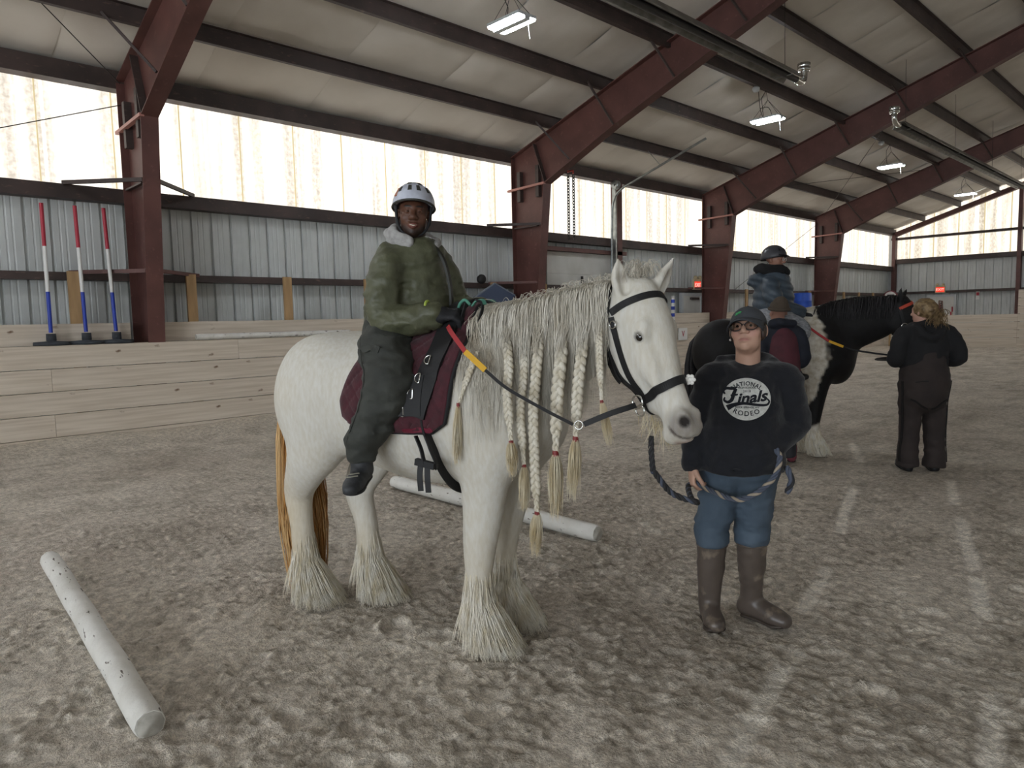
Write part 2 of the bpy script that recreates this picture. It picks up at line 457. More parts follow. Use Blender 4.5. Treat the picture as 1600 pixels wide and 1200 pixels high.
def hoofprint(x, y, a, r, depth):
    i0, i1 = np.searchsorted(gx, (x - 0.3, x + 0.3)); j0, j1 = np.searchsorted(gy, (y - 0.3, y + 0.3))
    if i1 <= i0 or j1 <= j0: return
    dx = GX[i0:i1, j0:j1] - x; dy = GY[i0:i1, j0:j1] - y
    u = dx * math.cos(a) + dy * math.sin(a); v = -dx * math.sin(a) + dy * math.cos(a)
    q = np.sqrt((u / r) ** 2 + (v / (r * 0.85)) ** 2)
    bowl = np.clip((1.0 - q) * 3.0, 0, 1) * (0.55 + 0.45 * np.clip(u / r * 0.8 + 0.5, 0, 1))
    rim = np.exp(-((q - 1.22) / 0.18) ** 2) * np.clip(u / r + 0.6, 0, 1.2)
    w = np.clip((1.0 - q) * 3.0, 0, 1) * 0.75
    H[i0:i1, j0:j1] = H[i0:i1, j0:j1] * (1 - w) + w * H[i0:i1, j0:j1].mean() - depth * bowl + depth * 0.55 * rim
    prints[i0:i1, j0:j1] = np.maximum(prints[i0:i1, j0:j1], np.clip((1.05 - q) * 4, 0, 1))
for _ in range(520):
    x = pr_r.uniform(-2, 16); y = pr_r.uniform(-1, 10.0)
    if pr_r.random() < 0.45: x = pr_r.uniform(0.3, 6); y = pr_r.uniform(0.3, 6)
    hoofprint(x, y, pr_r.uniform(0, 6.28), pr_r.uniform(0.045, 0.08), pr_r.uniform(0.010, 0.022))
# two packed drag lines left in the sand
LINES = [[(2.06, 1.14), (2.36, 1.21), (2.72, 1.29), (2.98, 1.34)], [(3.48, 1.52), (3.82, 1.6), (4.16, 1.68)], [(4.84, 1.87), (5.41, 2.06), (6.23, 2.3)], [(2.66, .53), (2.94, .58), (3.15, .62)], [(4.0, .85), (4.46, .98), (5.16, 1.2), (5.78, 1.39)], [(6.25, 1.54), (7.06, 1.78)], [(7.43, 2.67), (8.48, 3.16)]]
track = np.zeros_like(H)
for ln in LINES:
    c = crom(ln, 14)
    for a, b in zip(c[:-1], c[1:]):
        i0, i1 = np.searchsorted(gx, (min(a[0], b[0]) - 0.1, max(a[0], b[0]) + 0.1)); j0, j1 = np.searchsorted(gy, (min(a[1], b[1]) - 0.1, max(a[1], b[1]) + 0.1))
        if i1 <= i0 or j1 <= j0: continue
        P = np.stack([GX[i0:i1, j0:j1] - a[0], GY[i0:i1, j0:j1] - a[1]], -1); d = b - a
        t = np.clip((P @ d) / (d @ d), 0, 1); q = np.linalg.norm(P - t[..., None] * d, axis=-1)
        track[i0:i1, j0:j1] = np.maximum(track[i0:i1, j0:j1], np.clip((0.05 - q) / 0.026, 0, 1))
brk = np.clip((noise2(GX * 9, GY * 9, 32) - 0.05) * 5, 0, 1)
track *= brk
H = H * (1 - 0.45 * track) - 0.006 * track
bank = np.clip((GY - (Y_K - 0.95)) / 0.95, 0, 1); bank = bank * bank * (3 - 2 * bank)
bank2 = np.clip((GX - (X_K - 1.1)) / 1.1, 0, 1)
H = H + 0.13 * np.maximum(bank, bank2) * (0.85 + 0.3 * noise2(GX * 0.9, GY * 2, 41))
flat = np.clip((GX - 13) / 10, 0, 0.6); H = H * (1 - flat) + flat * 0.1 * np.maximum(bank, bank2)
H -= 0.012
nxg, nyg = len(gx), len(gy)
V = np.stack([GX, GY, H], -1).reshape(-1, 3)
I = np.arange(nxg * nyg).reshape(nxg, nyg)
F = np.stack([I[:-1, :-1], I[1:, :-1], I[1:, 1:], I[:-1, 1:]], -1).reshape(-1, 4)
fme = mesh_np('floor', V, F)
# colour of the sand itself: damp and dry patches, crumbs, packed prints and lines
tone = np.array(lin('cbc2b4'))[None, None, :] * np.ones(H.shape + (1,))
def tint(hexc, w):
    global tone
    w = np.clip(w, 0, 1)[..., None]; tone = tone * (1 - w) + np.array(lin(hexc)) * w
tint('b3a99c', (noise2(GX * 1.1, GY * 1.1, 61) - .35) * 1.6)
tint('a2998c', LOOSE * (noise2(GX * 4.7, GY * 7.0, 62) - .30) * 1.2)
tint('91887b', (noise2(GX * 26, GY * 26, 63) - .52) * 2.2 * LOOSE * FK)
tint('857c6f', (noise2(GX * 4.1 + GY, GY * 6.2 - GX, 65) - .5) * 1.2 * (1 - FK))
tint('d8d0c3', (noise2(GX * 37, GY * 37, 64) - .60) * 2.5 * FK)
tint('cbc2b5', (1 - LOOSE) * .45)
tint('c9c0b3', prints * .45)
tint('e6dfd3', track * .9)
tint('c8beae', np.maximum(bank * .75, bank2 * .6))
set_col(fme, tone.reshape(-1, 3))
sandm.use_nodes = True
nt = sandm.node_tree; bs = nt.nodes['Principled BSDF']; bs.inputs['Roughness'].default_value = 0.95; bs.inputs['Specular IOR Level'].default_value = 0.15
tc = nt.nodes.new('ShaderNodeTexCoord'); at = nt.nodes.new('ShaderNodeAttribute'); at.attribute_name = 'Col'
gn = nt.nodes.new('ShaderNodeTexNoise'); gn.inputs['Scale'].default_value = 95; gn.inputs['Detail'].default_value = 3; gn.inputs['Roughness'].default_value = .7
nt.links.new(tc.outputs['Object'], gn.inputs['Vector'])
gr = nt.nodes.new('ShaderNodeMapRange'); gr.inputs[1].default_value = .3; gr.inputs[2].default_value = .7; gr.inputs[3].default_value = .72; gr.inputs[4].default_value = 1.22
nt.links.new(gn.outputs[0], gr.inputs[0])
mu = nt.nodes.new('ShaderNodeVectorMath'); mu.operation = 'SCALE'; nt.links.new(at.outputs['Color'], mu.inputs[0]); nt.links.new(gr.outputs[0], mu.inputs['Scale'])
bp = nt.nodes.new('ShaderNodeBump'); bp.inputs['Strength'].default_value = .8; bp.inputs['Distance'].default_value = 0.012
g2n = nt.nodes.new('ShaderNodeTexNoise'); g2n.inputs['Scale'].default_value = 21; g2n.inputs['Detail'].default_value = 4; g2n.inputs['Roughness'].default_value = .65
nt.links.new(tc.outputs['Object'], g2n.inputs['Vector'])
gr2 = nt.nodes.new('ShaderNodeMapRange'); gr2.inputs[1].default_value = .36; gr2.inputs[2].default_value = .62; gr2.inputs[3].default_value = .80; gr2.inputs[4].default_value = 1.25; nt.links.new(g2n.outputs[0], gr2.inputs[0])
mu2 = nt.nodes.new('ShaderNodeVectorMath'); mu2.operation = 'SCALE'; nt.links.new(mu.outputs[0], mu2.inputs[0]); nt.links.new(gr2.outputs[0], mu2.inputs['Scale']); nt.links.new(mu2.outputs[0], bs.inputs['Base Color'])
hm_ = nt.nodes.new('ShaderNodeMath'); hm_.operation = 'MULTIPLY_ADD'; hm_.inputs[1].default_value = 2.4; nt.links.new(g2n.outputs[0], hm_.inputs[0]); nt.links.new(gn.outputs[0], hm_.inputs[2])
nt.links.new(hm_.outputs[0], bp.inputs['Height']); nt.links.new(bp.outputs[0], bs.inputs['Normal'])
floor = obj('floor', fme, sandm); tag(floor, kind='structure')

# ---- ribbed steel siding, one sheet after another
def rib_sheet(name, z0, z1, w=0.92, out=0.042, ztopf=None):
    """Ribbed sheet in the XZ plane, ribs standing away to +Y."""
    xs = []
    for k in range(3):
        b = k * w / 3
        xs += [(b, 0), (b + .055, 0), (b + .066, out), (b + .092, out), (b + .103, 0), (b + .165, 0), (b + .172, .005), (b + .186, .005), (b + .193, 0), (b + .24, 0), (b + .247, .005), (b + .261, .005), (b + .268, 0)]
    xs.append((w, 0))
    V = [(x, y, z0) for x, y in xs] + [(x, y, z1 if ztopf is None else ztopf(x)) for x, y in xs]
    n = len(xs); F = [(i, i + 1, n + i + 1, n + i) for i in range(n - 1)]
    me = bpy.data.meshes.new(name); me.from_pydata(V, [], F); me.update(); return me
def sheet_row(root, me, m, axis, x0, x1, pos, name='panel', w=0.92, rz=0.0):
    if len(me.materials) == 0: me.materials.append(m)
    x = x0
    while x < x1 - 0.2:
        o = bpy.data.objects.new(name, me); o.rotation_euler = (0, 0, rz)
        o.location = (x, pos, 0) if axis == 'X' else (pos, x, 0)
        link(o, root); x += w
S0 = 5.914 - 0.92 * 19
wall_l = tag(empty('wall_left'), kind='structure')
wall_r = tag(empty('wall_right'), kind='structure')
low = rib_sheet('siding_sheet', 0.0, 3.36)
hi = rib_sheet('fibreglass_sheet', 3.36, 5.16)
window_1 = tag(empty('window_1'), kind='structure')
sheet_row(wall_l, low, siding, 'X', S0, X_HI, Y_L, w=0.92)
sheet_row(window_1, hi, sheet_side, 'X', S0, X_HI, Y_L, 'pane', w=0.92)
sheet_row(wall_r, low, siding, 'X', S0 + 0.92, X_HI + 0.9, Y_R, w=0.92, rz=math.pi)
hi_r = rib_sheet('upper_siding_sheet', 3.36, 5.2)
sheet_row(wall_r, hi_r, siding, 'X', S0 + 0.92, X_HI + 0.9, Y_R, 'panel', w=0.92, rz=math.pi)
sm = MB().box(-0.008, 0.008, -0.012, 0.0, 3.4, 5.1).mesh('sealant_seam'); sm.materials.append(seam_mat)
x = S0
while x < X_HI:
    if x > 1.0: link(bpy.data.objects.new('sealant', sm), window_1).location = (x, Y_L - 0.006, 0)
    x += 0.92
# end wall with its gable of fibreglass
wall_e = tag(empty('wall_end'), kind='structure')
low_e = rib_sheet('end_siding_sheet', 0.0, 3.72)
sheet_row(wall_e, low_e, siding, 'Y', Y_R, Y_L + 0.9, X_HI, w=0.92, rz=-math.pi / 2)
window_2 = tag(empty('window_2'), kind='structure')
y = Y_R
while y < Y_L:
    yy = y + 0.92
    me = rib_sheet('gable_sheet', 3.72, 0, ztopf=lambda q, yy=yy: ztop(yy - q) + 0.28)
    o = obj('pane', me, sheet_end, window_2, (X_HI, yy, 0), (0, 0, -math.pi / 2))
    if y > 3:
        MB().box(-0.012, 0, -0.02, 0.02, 3.76, ztop(y) + 0.2).build('sealant', seam_mat, window_2, (X_HI - 0.006, y, 0))
    y += 0.92
# unseen near end: opening added for sky light, a siding wing either side
wall_n = tag(empty('wall_near'), kind='structure')
for ya, yb in ((Y_R, -7.0), (5.0, Y_L)):
    sheet_row(wall_n, rib_sheet('near_sheet', 0.0, 5.2), siding, 'Y', ya, yb, X_LO, w=0.92, rz=-math.pi / 2)
MB().box(X_LO - .03, X_LO, -7.0, 5.0, 4.6, 9.0).box(X_LO - .03, X_LO, Y_R, -7, 5.2, 7.2).box(X_LO - .03, X_LO, 5, Y_L, 5.2, 7.2).build('panel', siding, wall_n)

# ---- roof: vinyl-faced insulation slung over purlins
ceil_ = tag(empty('ceiling'), kind='structure')
PY = [9.95, 8.62, 7.30, 5.98, 4.66, 3.34, 2.02, 0.70, -0.62]
def blanket(sgn):
    W_ = 1.84; nx_ = 17; ys = [Y_L + 0.1] + PY + [RIDGE]
    rows = []
    for a, b in zip(ys[:-1], ys[1:]):
        for t in np.arange(8) / 8: rows.append((a + (b - a) * t, t))
    rows.append((RIDGE, 0.0))
    V = []
    for y, t in rows:
        for i in range(nx_):
            u = i / (nx_ - 1); ed = min(u, 1 - u) * W_
            mid = abs(u - 0.5) * W_
            sag = -0.055 * math.sin(math.pi * t) ** 0.8 + 0.03 * math.exp(-ed / 0.05) * (math.sin(math.pi * t)) + 0.014 * math.exp(-mid / 0.04) * math.sin(math.pi * t)
            sag += 0.012 * math.sin(9 * u + 3 * y) * math.sin(math.pi * t)
            V.append((u * W_, y, ztop(y) + 0.235 + sag))
    n = len(rows); F = [(r * nx_ + i, r * nx_ + i + 1, (r + 1) * nx_ + i + 1, (r + 1) * nx_ + i) for r in range(n - 1) for i in range(nx_ - 1)]
    if sgn < 0: V = [(a, 2 * RIDGE - b, c) for a, b, c in V]; F = [f[::-1] for f in F]
    me = bpy.data.meshes.new('insulation_blanket'); me.from_pydata(V, [], F); me.polygons.foreach_set('use_smooth', [True] * len(F)); me.update(); me.materials.append(vinyl); return me
bl = blanket(1); br = blanket(-1)
x = 6.1 - 1.835 * 10
while x < X_HI:
    link(bpy.data.objects.new('panel', bl), ceil_).location = (x, 0, 0)
    link(bpy.data.objects.new('panel', br), ceil_).location = (x, 0, 0)
    x += 1.835
MB().prism([(X_LO - .2, Y_L + .4, ztop(Y_L) + .28), (X_LO - .2, RIDGE, ztop(RIDGE) + .36), (X_LO - .2, Y_R - .4, ztop(Y_L) + .28), (X_LO - .2, Y_R - .4, ztop(Y_L) + .33), (X_LO - .2, RIDGE, ztop(RIDGE) + .41), (X_LO - .2, Y_L + .4, ztop(Y_L) + .33)], (X_HI - X_LO + .3, 0, 0)).build('roof_sheet', siding, ceil_)
def zee(y, zb, h, sgn=1):
    """Zee purlin section as one closed outline, run the length of the hall."""
    t = 0.006; f = 0.07
    P = [(y, zb), (y + f, zb), (y + f, zb + t), (y + t, zb + t), (y + t, zb + h), (y - f + t, zb + h), (y - f + t, zb + h - t), (y, zb + h - t)]
    P = [(X_LO, a, b) for a, b in P]
    return MB().prism(P if sgn > 0 else P, (X_HI - X_LO - 0.1, 0, 0))
for y in PY:
    zee(y, ztop(y), 0.215).build('purlin', steel_dark, ceil_)
for y in PY[2:-1]:
    zee(2 * RIDGE - y, ztop(y), 0.215).build('purlin', steel_dark, ceil_)
# eave strut and wall girts
def cee(name, y, z0, z1, d, m=steel_dark, xa=X_LO, xb=X_HI):
    t = 0.006
    P = [(y, z0), (y + d, z0), (y + d, z0 + t), (y + t, z0 + t), (y + t, z1 - t), (y + d, z1 - t), (y + d, z1), (y, z1)]
    return tag(MB().prism([(xa, a, b) for a, b in P], (xb - xa, 0, 0)).build(name, m), kind='structure')
cee('trim_1', 11.13, 4.82, 5.07, 0.22)
cee('trim_2', 11.14, 3.26, 3.45, 0.21)
cee('trim_3', 11.14, 2.17, 2.275, 0.21, steel_dark)
t_ = MB()
for z0, z1 in ((3.56, 3.76), (2.22, 2.32), (4.60, 4.70)):
    P = [(X_HI - 0.24, -6, z0), (X_HI - 0.03, -6, z0), (X_HI - 0.03, -6, z1), (X_HI - 0.24, -6, z1)]
    tag(MB().prism(P, (0, 17.2 if z0 < 4 else 12.55 + 4.7, 0)).build('trim_4', steel_dark), kind='structure')
# end frame: rake beam, corner and wind columns
rk = MB()
for y0, y1 in ((11.2, RIDGE),):
    rk.prism([(X_HI - 0.3, y0, ztop(y0) - 0.20), (X_HI - 0.3, y1, ztop(y1) - 0.20), (X_HI - 0.3, y1, ztop(y1) - 0.0), (X_HI - 0.3, y0, ztop(y0) - 0.0)], (0.2, 0, 0))
tag(rk.build('trim_5', steel_red), kind='structure')
tag(MB().box(X_HI - .12, X_HI + .1, Y_L - .12, Y_L + .1, 0, 5.3).build('trim_7', siding), kind='structure')
for y in (11.12, 6.52, -6):
    MBx = MB().box(X_HI - 0.32, X_HI - 0.05, y - 0.07, y + 0.07, 0, ztop(y) - 0.1)
    tag(MBx.build('trim_6', steel_red), kind='structure')

# ---- rigid frames
def frame(i, fx):
    root = empty('steel_frame', (fx, 0, 0))
    near = {2: 'red steel portal frame beside the three striped poles', 3: 'red steel portal frame behind the overhead door track, rising above the horse neck',
            4: 'red steel portal frame behind the rider in the grey helmet', 5: 'farthest red steel portal frame, next to the end wall',
            1: 'red steel portal frame beyond the picture on the near side', 0: 'red steel portal frame closest to the open end'}[i]
    tag(root, near, 'steel frame', 'portal frames of the hall')
    wx = 0.11; tf = 0.016
    for sg in (1, -1):
        Y = (lambda y: y) if sg > 0 else (lambda y: 2 * RIDGE - y)
        def plate(pts, th=0.01, x=wx):      # web plate
            return [(x - th / 2, Y(a), b) for a, b in pts], (th, 0, 0)
        col = [(11.12, 0.0), (11.12, 4.93), (10.18, 4.27), (10.62, 0.0)]
        m = MB().prism(*plate(col))
        for (a, b) in (((11.12, 0.0), (11.12, 4.90)), ((10.62, 0.0), (10.18, 4.27))):
            d = Vector((0, Y(b[0]) - Y(a[0]), b[1] - a[1])).normalized()
            m.obox((wx, Y(a[0]), a[1]), (wx, Y(b[0]), b[1]), tf / 2, 0.11, up=(1, 0, 0))
        m.build('column', steel_red, root)
        top = lambda y: ztop(y); bot = lambda y: 4.51 + 0.394 * (9.69 - y)
        yr = RIDGE; zb = max(bot(yr), ztop(yr) - 0.42)
        raf = [(11.12, 4.93), (yr, top(yr)), (yr, top(yr) - .42), (3.0, top(3.0) - .45), (8.37, 5.06), (9.69, 4.51), (10.18, 4.27)]
        m = MB().prism(*plate(raf))
        def fl(a, b, w=0.11): m.obox((wx, Y(a[0]), a[1]), (wx, Y(b[0]), b[1]), tf / 2, w, up=(1, 0, 0))
        fl((11.14, 4.93), (yr, top(yr)))
        fl((10.18, 4.27), (8.37, 5.06)); fl((8.37, 5.06), (3.0, top(3.0) - .45)); fl((3.0, top(3.0) - .45), (yr, top(yr) - .42))
        m.build('rafter', steel_red, root)
        if sg > 0 and i >= 2:
            # knee stiffener from inner knee to upper flange, horizontal bar, bolted plates
            MB().obox((wx - .06, 10.17, 4.30), (wx - .06, 10.47, 5.10), 0.008, 0.05, up=(1, 0, 0)).build('knee_stiffener', steel_dark, root)
            MB().obox((wx - .10, 10.16, 4.27), (wx - .10, 11.24, 4.24), 0.03, 0.022).build('knee_bar', mat('window_lit_red', 'a9756a', 0.5), root)  # paler red paints the window light onto the bar
            for (ya, z0, z1) in ((10.92, 3.98, 4.60), (10.38, 4.02, 4.66)):
                MB().box(wx - .10, wx, ya - .045, ya + .045, z0, z1).build('bolted_plate', steel_dark, root)
            # flange braces from purlins down to the lower flange
            for y in (9.95, 8.62, 7.30, 5.98, 4.66, 3.34):
                yb = y - 0.12 - (0.35 if y > 9 else 0.12)
                MB().obox((wx - 0.55, y, ztop(y) + 0.05), (wx - .11, yb, (bot(yb) if yb > 3 else top(yb) - .45) + .03), 0.016, 0.016).build('flange_brace', steel_dark, root)
            # wall braces from the column to the girts
            for z in (3.46, 2.27):
                yi = 10.62 - (z / 4.27) * 0.44
                for s2 in (-1, 1):
                    MB().obox((wx + .1 * s2, yi + .03, z), (wx + .85 * s2, 11.12, z - 0.0), 0.02, 0.026).build('girt_brace', steel_red if z < 3 else steel_dark, root)
            MB().obox((wx - .06, yi + 0.02, 3.44), (wx - .06, 11.1, 3.44), 0.03, 0.012).build('web_stiffener', steel_dark, root)
    return root
for i, fx in enumerate(FX): frame(i, fx)

# ---- plank kick wall, its ledge, studs and back plank
side = tag(empty('kick_wall', (0, 0, 0)), 'low plank kick wall with a shelf along the steel side wall', 'kick wall')
def plank_row(root, z0, z1, y0, y1, cuts, axis='X', x=0.0):
    for a, b in zip(cuts[:-1], cuts[1:]):
        L_ = b - a - 0.004; h = (z1 - z0) / 2
        m = MB().box(-L_ / 2, L_ / 2, -(y1 - y0) / 2, (y1 - y0) / 2, -h, h)
        if axis == 'X': o = m.build('plank', wood, root, ((a + b) / 2, (y0 + y1) / 2, (z0 + z1) / 2))
        else: o = m.build('plank', wood, root, (x, (a + b) / 2, (z0 + z1) / 2), (0, 0, math.pi / 2))
zs = [1.300 - k * 0.290 for k in range(6)]
for k in range(4):
    c0 = [-11.9, -6.0, 0.2, 4.4, 9.2, 14.2, 19.1, 24.0, 28.6, X_K] if k % 2 == 0 else [-11.9, -4.1, 2.0, 5.15, 10.0, 15.0, 20.0, 25.0, X_K]
    if k == 2: c0 = [-11.9, -5, 0.9, 5.13, 10.0, 14.9, 19.9, 24.9, X_K]
    j = 0.004 * ((k * 7) % 3)
    plank_row(side, zs[k + 1] + 0.004, zs[k] - 0.004, Y_K + j, Y_K + 0.038 + j, c0)
plank_row(side, -0.1, zs[4] - 0.004, Y_K, Y_K + .038, [-11.9, X_K])
plank_row(side, 1.262, 1.300, Y_K + 0.045, Y_K + 0.31, [-11.9, -4, 1.0, 5.8, 10.6, 15.4, 20.2, 25.0, X_K])
for a, b in ((X_LO + .1, 3.05), (3.42, 10.68), (11.05, 18.28), (18.66, 25.9), (26.3, 33.9)):
    plank_row(side, 1.302, 1.575, 10.80, 10.838, list(np.linspace(a, b, max(2, int((b - a) / 3.7) + 1))))
x = 2.42 - 1.516 * 9
smesh = MB().box(-0.07, 0.07, -0.02, 0.02, 0, 2.27).mesh('stud'); smesh.materials.append(stud_wood)
while x < 33:
    if not (11.6 < x < 14.6 or 17.2 < x < 18.7): link(bpy.data.objects.new('stud', smesh), side).location = (x, 10.90, 0)
    x += 1.516
endk = tag(empty('kick_wall', (0, 0, 0)), 'low plank kick wall crossing the far end of the arena', 'kick wall')
for k in range(5):
    plank_row(endk, (zs[k + 1] + 0.005) if k < 4 else -.1, zs[k] - 0.005, X_K, X_K + .038, [-13, -8, -3, 2, 5.93, 9.2, Y_K + .04] if k % 2 else [-13, -9, -4, 1.5, 5.93, 10.49], 'Y', X_K)
for k in range(3):
    plank_row(endk, 1.305 + k * .292, 1.59 + k * .292, 0, .04, [-13, -8, -3, 1, 5.93], 'Y', X_K)
# ================================================================== FIXTURES
led_mat = mat('led_strip', 'ffffff', 0.5, emit='f4f9ff', estr=LED)
fix_mat = mat('white_fixture_metal', 'c9cccd', 0.4)
wire_mat = mat('black_wire', '1b1a1a', 0.6)
chrome = mat('chrome', 'd5d5d2', 0.18, metal=1.0)
alum = mat('dull_aluminium', '8f8e88', 0.4, metal=0.7, var='6c6a64', vscale=5)
LIGHT_LABELS = {7.05: 'LED high bay light nearest above the rider, hanging over the olive jacket', 14.45: 'LED high bay light hung on looped wires below the heater end cap',
                21.75: 'LED high bay light between the two farthest portal frames in the roof', 29.2: 'LED high bay light hung on a wire triangle by the end wall'}
def led_light(x, y, label):
    r = empty('high_bay_light', (x, y, 5.5))
    tag(r, label, 'light', 'LED high bay lights')
    MB().box(-.17, .17, -.31, .31, .02, .06).box(-.05, .05, -.31, .31, -.02, .02).build('housing', fix_mat, r)
    for s in (-1, 1):
        MB().box(s * .11 - .045, s * .11 + .045, -.30, .30, -.005, .02).build('led_strip', led_mat, r)
    for sx in (-1, 1):
        zz = ztop(y) - 5.5
        MB().tube([(.1 * sx, -.28, .06), (0, 0, .42), (0, .06, zz)], .004, 4).build('hanger', wire_mat, r)
        MB().tube([(.1 * sx, .28, .06), (0, 0, .42)], .004, 4).build('hanger', wire_mat, r)
    MB().tube([(.02, .1, .06), (.10, .16, .3), (-.08, .1, .45), (.05, .02, zz)], .006, 5).build('cable', wire_mat, r)
    MB().tube([(.12, -.2, 0), (.13, -.22, -.22)], .003, 4).build('pull_cord', fix_mat, r)
for x in (-7.75, -.35, 7.05, 14.45, 21.75, 29.2):
    led_light(x, 7.2, LIGHT_LABELS.get(x, 'LED high bay light beyond the picture above the near aisle'))
    led_light(x, -9.2, 'LED high bay light over the unseen half of the arena')
# conduit and cable run along the lit purlin
tag(MB().box(X_LO, X_HI - .3, 7.20, 7.26, ztop(7.3) - .05, ztop(7.3) + .02).build('cable_tray', steel_dark), 'dark cable run along the purlin above the lights', 'cable tray')
for x in (14.1, 21.2):
    j = empty('junction_lamp', (x, 7.28, ztop(7.3) - .08)); tag(j, 'round junction lamp on the cable run above the %s light' % ('looped-wire' if x < 20 else 'third'), 'lamp')
    MB().lathe([(0, -.07), (.05, -.06), (.075, -.02), (.075, .02), (.03, .05), (.03, .09)], n=14).build('bulb', fix_mat, j)
    if x < 20:
        MB().tube(crom([(.1, 0, 0), (.12, -.05, -.45), (.3, -.1, -.62), (.5, -.1, -.5), (.45, -.05, -.3), (.2, 0, -.35)], 6), .006, 5).build('loose_wire', wire_mat, j)
# radiant tube heaters
def heater(x0, x1, z, label, cap_at):
    y = 5.42
    h = empty('tube_heater', (x0, y, z)); tag(h, label, 'heater', 'radiant tube heaters')
    L_ = x1 - x0
    prof = [(-.17, -.06), (-.07, .075), (.07, .075), (.17, -.06), (.155, -.06), (.062, .063), (-.062, .063), (-.155, -.06)]
    MB().prism([(0, a, b) for a, b in prof], (L_, 0, 0)).build('reflector', alum, h)
    MB().tube([(-.15, -.0, -.02), (L_ + .15, 0, -.02)], .05, 12).build('burner_tube', mat('dark_burner_tube', '2c2927', 0.55), h)
    e = 0 if cap_at == 0 else L_; s = -1 if cap_at == 0 else 1
    MB().tube(crom([(e + .1 * s, 0, -.02), (e + .3 * s, 0, -.02), (e + .40 * s, 0, .06), (e + .40 * s, 0, .2)], 5), .055, 12).build('elbow_duct', chrome, h)
    MB().lathe([(0, .18), (.10, .18), (.105, .22), (.09, .23), (.105, .25), (.105, .30), (0, .31)], (e + .40 * s, 0, 0), 18).build('vent_cap', chrome, h)
    n = max(2, int(L_ / 2.6))
    for k in range(n):
        xx = .3 + (L_ - .6) * k / (n - 1)
        MB().tube([(xx, 0, .075), (xx, .02, ztop(y) + .1 - z)], .004, 4).build('hanger', wire_mat, h)
        MB().obox((xx, -.17, -.05), (xx, .17, -.05), .01, .006).build('bracket', alum, h)
heater(4.2, 11.75, 5.36, 'long radiant tube heater with its vent cap hanging over the white horse', 1)
heater(16.9, 28.6, 5.46, 'farther radiant tube heater with an upturned elbow near the end wall', 0)
# bracing cables
cab = mat('steel_cable', '3a3735', 0.5, metal=0.6)
for k, (a, b, lab) in enumerate([((3.2, 11.05, 4.88), (-.2, 8.0, 6.35), 'thin roof bracing cable running up from the first knee'),
                 ((3.2, 11.1, 4.6), (-4.4, 11.15, 1.7), 'thin wall bracing cable across the stained panes'),
                 ((26.0, 11.0, 4.7), (20.0, 11.05, 2.2), 'thin wall cable slanting behind the rider in the grey helmet'),
                 ((26.2, 10.9, 4.95), (19.2, 6.2, 6.45), 'thin roof bracing cable over the distant rider'),
                 ((18.5, 10.9, 4.92), (25.8, 7.6, 6.0), 'thin roof cable crossing between the far frames')]):
    tag(MB().tube([a, b], .007, 5).build('brace_cable', cab), lab, 'cable')
# ---- overhead door with its roof-pitch track in the left wall
door = tag(empty('door_1', (0, 0, 0)), kind='structure')
dwhite = mat('door_white', 'd3d2cd', 0.5, var='c3c2bb', vscale=2)
for k in range(6):
    MB().box(12.0, 14.42, 11.26, 11.30, .02 + k * .505, .52 + k * .505).build('panel', dwhite, door)
MB().tube([(13.2, 11.24, 2.35), (13.2, 11.2, 2.35)], .03, 10).box(13.17, 13.23, 11.22, 11.25, 2.2, 2.5).build('latch', wire_mat, door)
MB().box(11.2, 14.8, 11.1, 11.25, 3.05, 3.14).build('header', steel_red, door)
MB().box(14.42, 14.62, 11.1, 11.3, 0, 4.83).build('jamb', steel_red, door)
trk = empty('door_track', (14.08, 0, 0)); tag(trk, 'bent galvanised overhead door track reaching up under the roof', 'door track')
MB().tube(crom([(0, 11.02, .2), (0, 11.02, 2.2), (0, 11.0, 3.9), (0, 10.93, 4.35), (0, 10.7, 4.58), (0, 10.2, 4.75), (0, 8.42, 5.32)], 8), .028, 8).build('rail', steel_gal, trk)
MB().tube([(.02, 9.6, 4.95), (.02, 9.95, 5.34)], .008, 5).build('hanger', steel_gal, trk)
MB().lathe([(.03, -.05), (.11, -.05), (.11, -.02), (.04, -.02), (.04, .02), (.11, .02), (.11, .05), (.03, .05)], (.10, 10.95, 4.72), 18, axis='X').build('cable_drum', steel_gal, trk)
MB().box(.14, .19, 11.0, 11.1, .2, 4.75).build('post', steel_gal, trk)
chain = mat('dark_chain', '3d3936', 0.5, metal=0.5)
for x in (12.48, 12.66):
    r = empty('door_chain', (x, 11.0, 3.36)); tag(r, 'heavy hanging chain above the overhead door, %s the knee column' % ('next to' if x < 12.6 else 'away from'), 'chain')
    for k in range(22):
        mb = MB(); c = k * .066
        n = 10; pts = []
        for j in range(n + 1):
            a = 2 * math.pi * j / n; q = (.030 * math.cos(a), 0, .046 * math.sin(a)) if k % 2 else (0, .030 * math.cos(a), .046 * math.sin(a))
            pts.append((q[0], q[1], c + q[2]))
        mb.tube(pts, .011, 5, cap=False).build('chain_link', chain, r)
    MB().tube([(0, 0, 22 * .066), (0, 0, 1.52), (0, .16, 1.53)], .02, 8).build('hook', mat('red_paint', 'a33b34', .5), r)
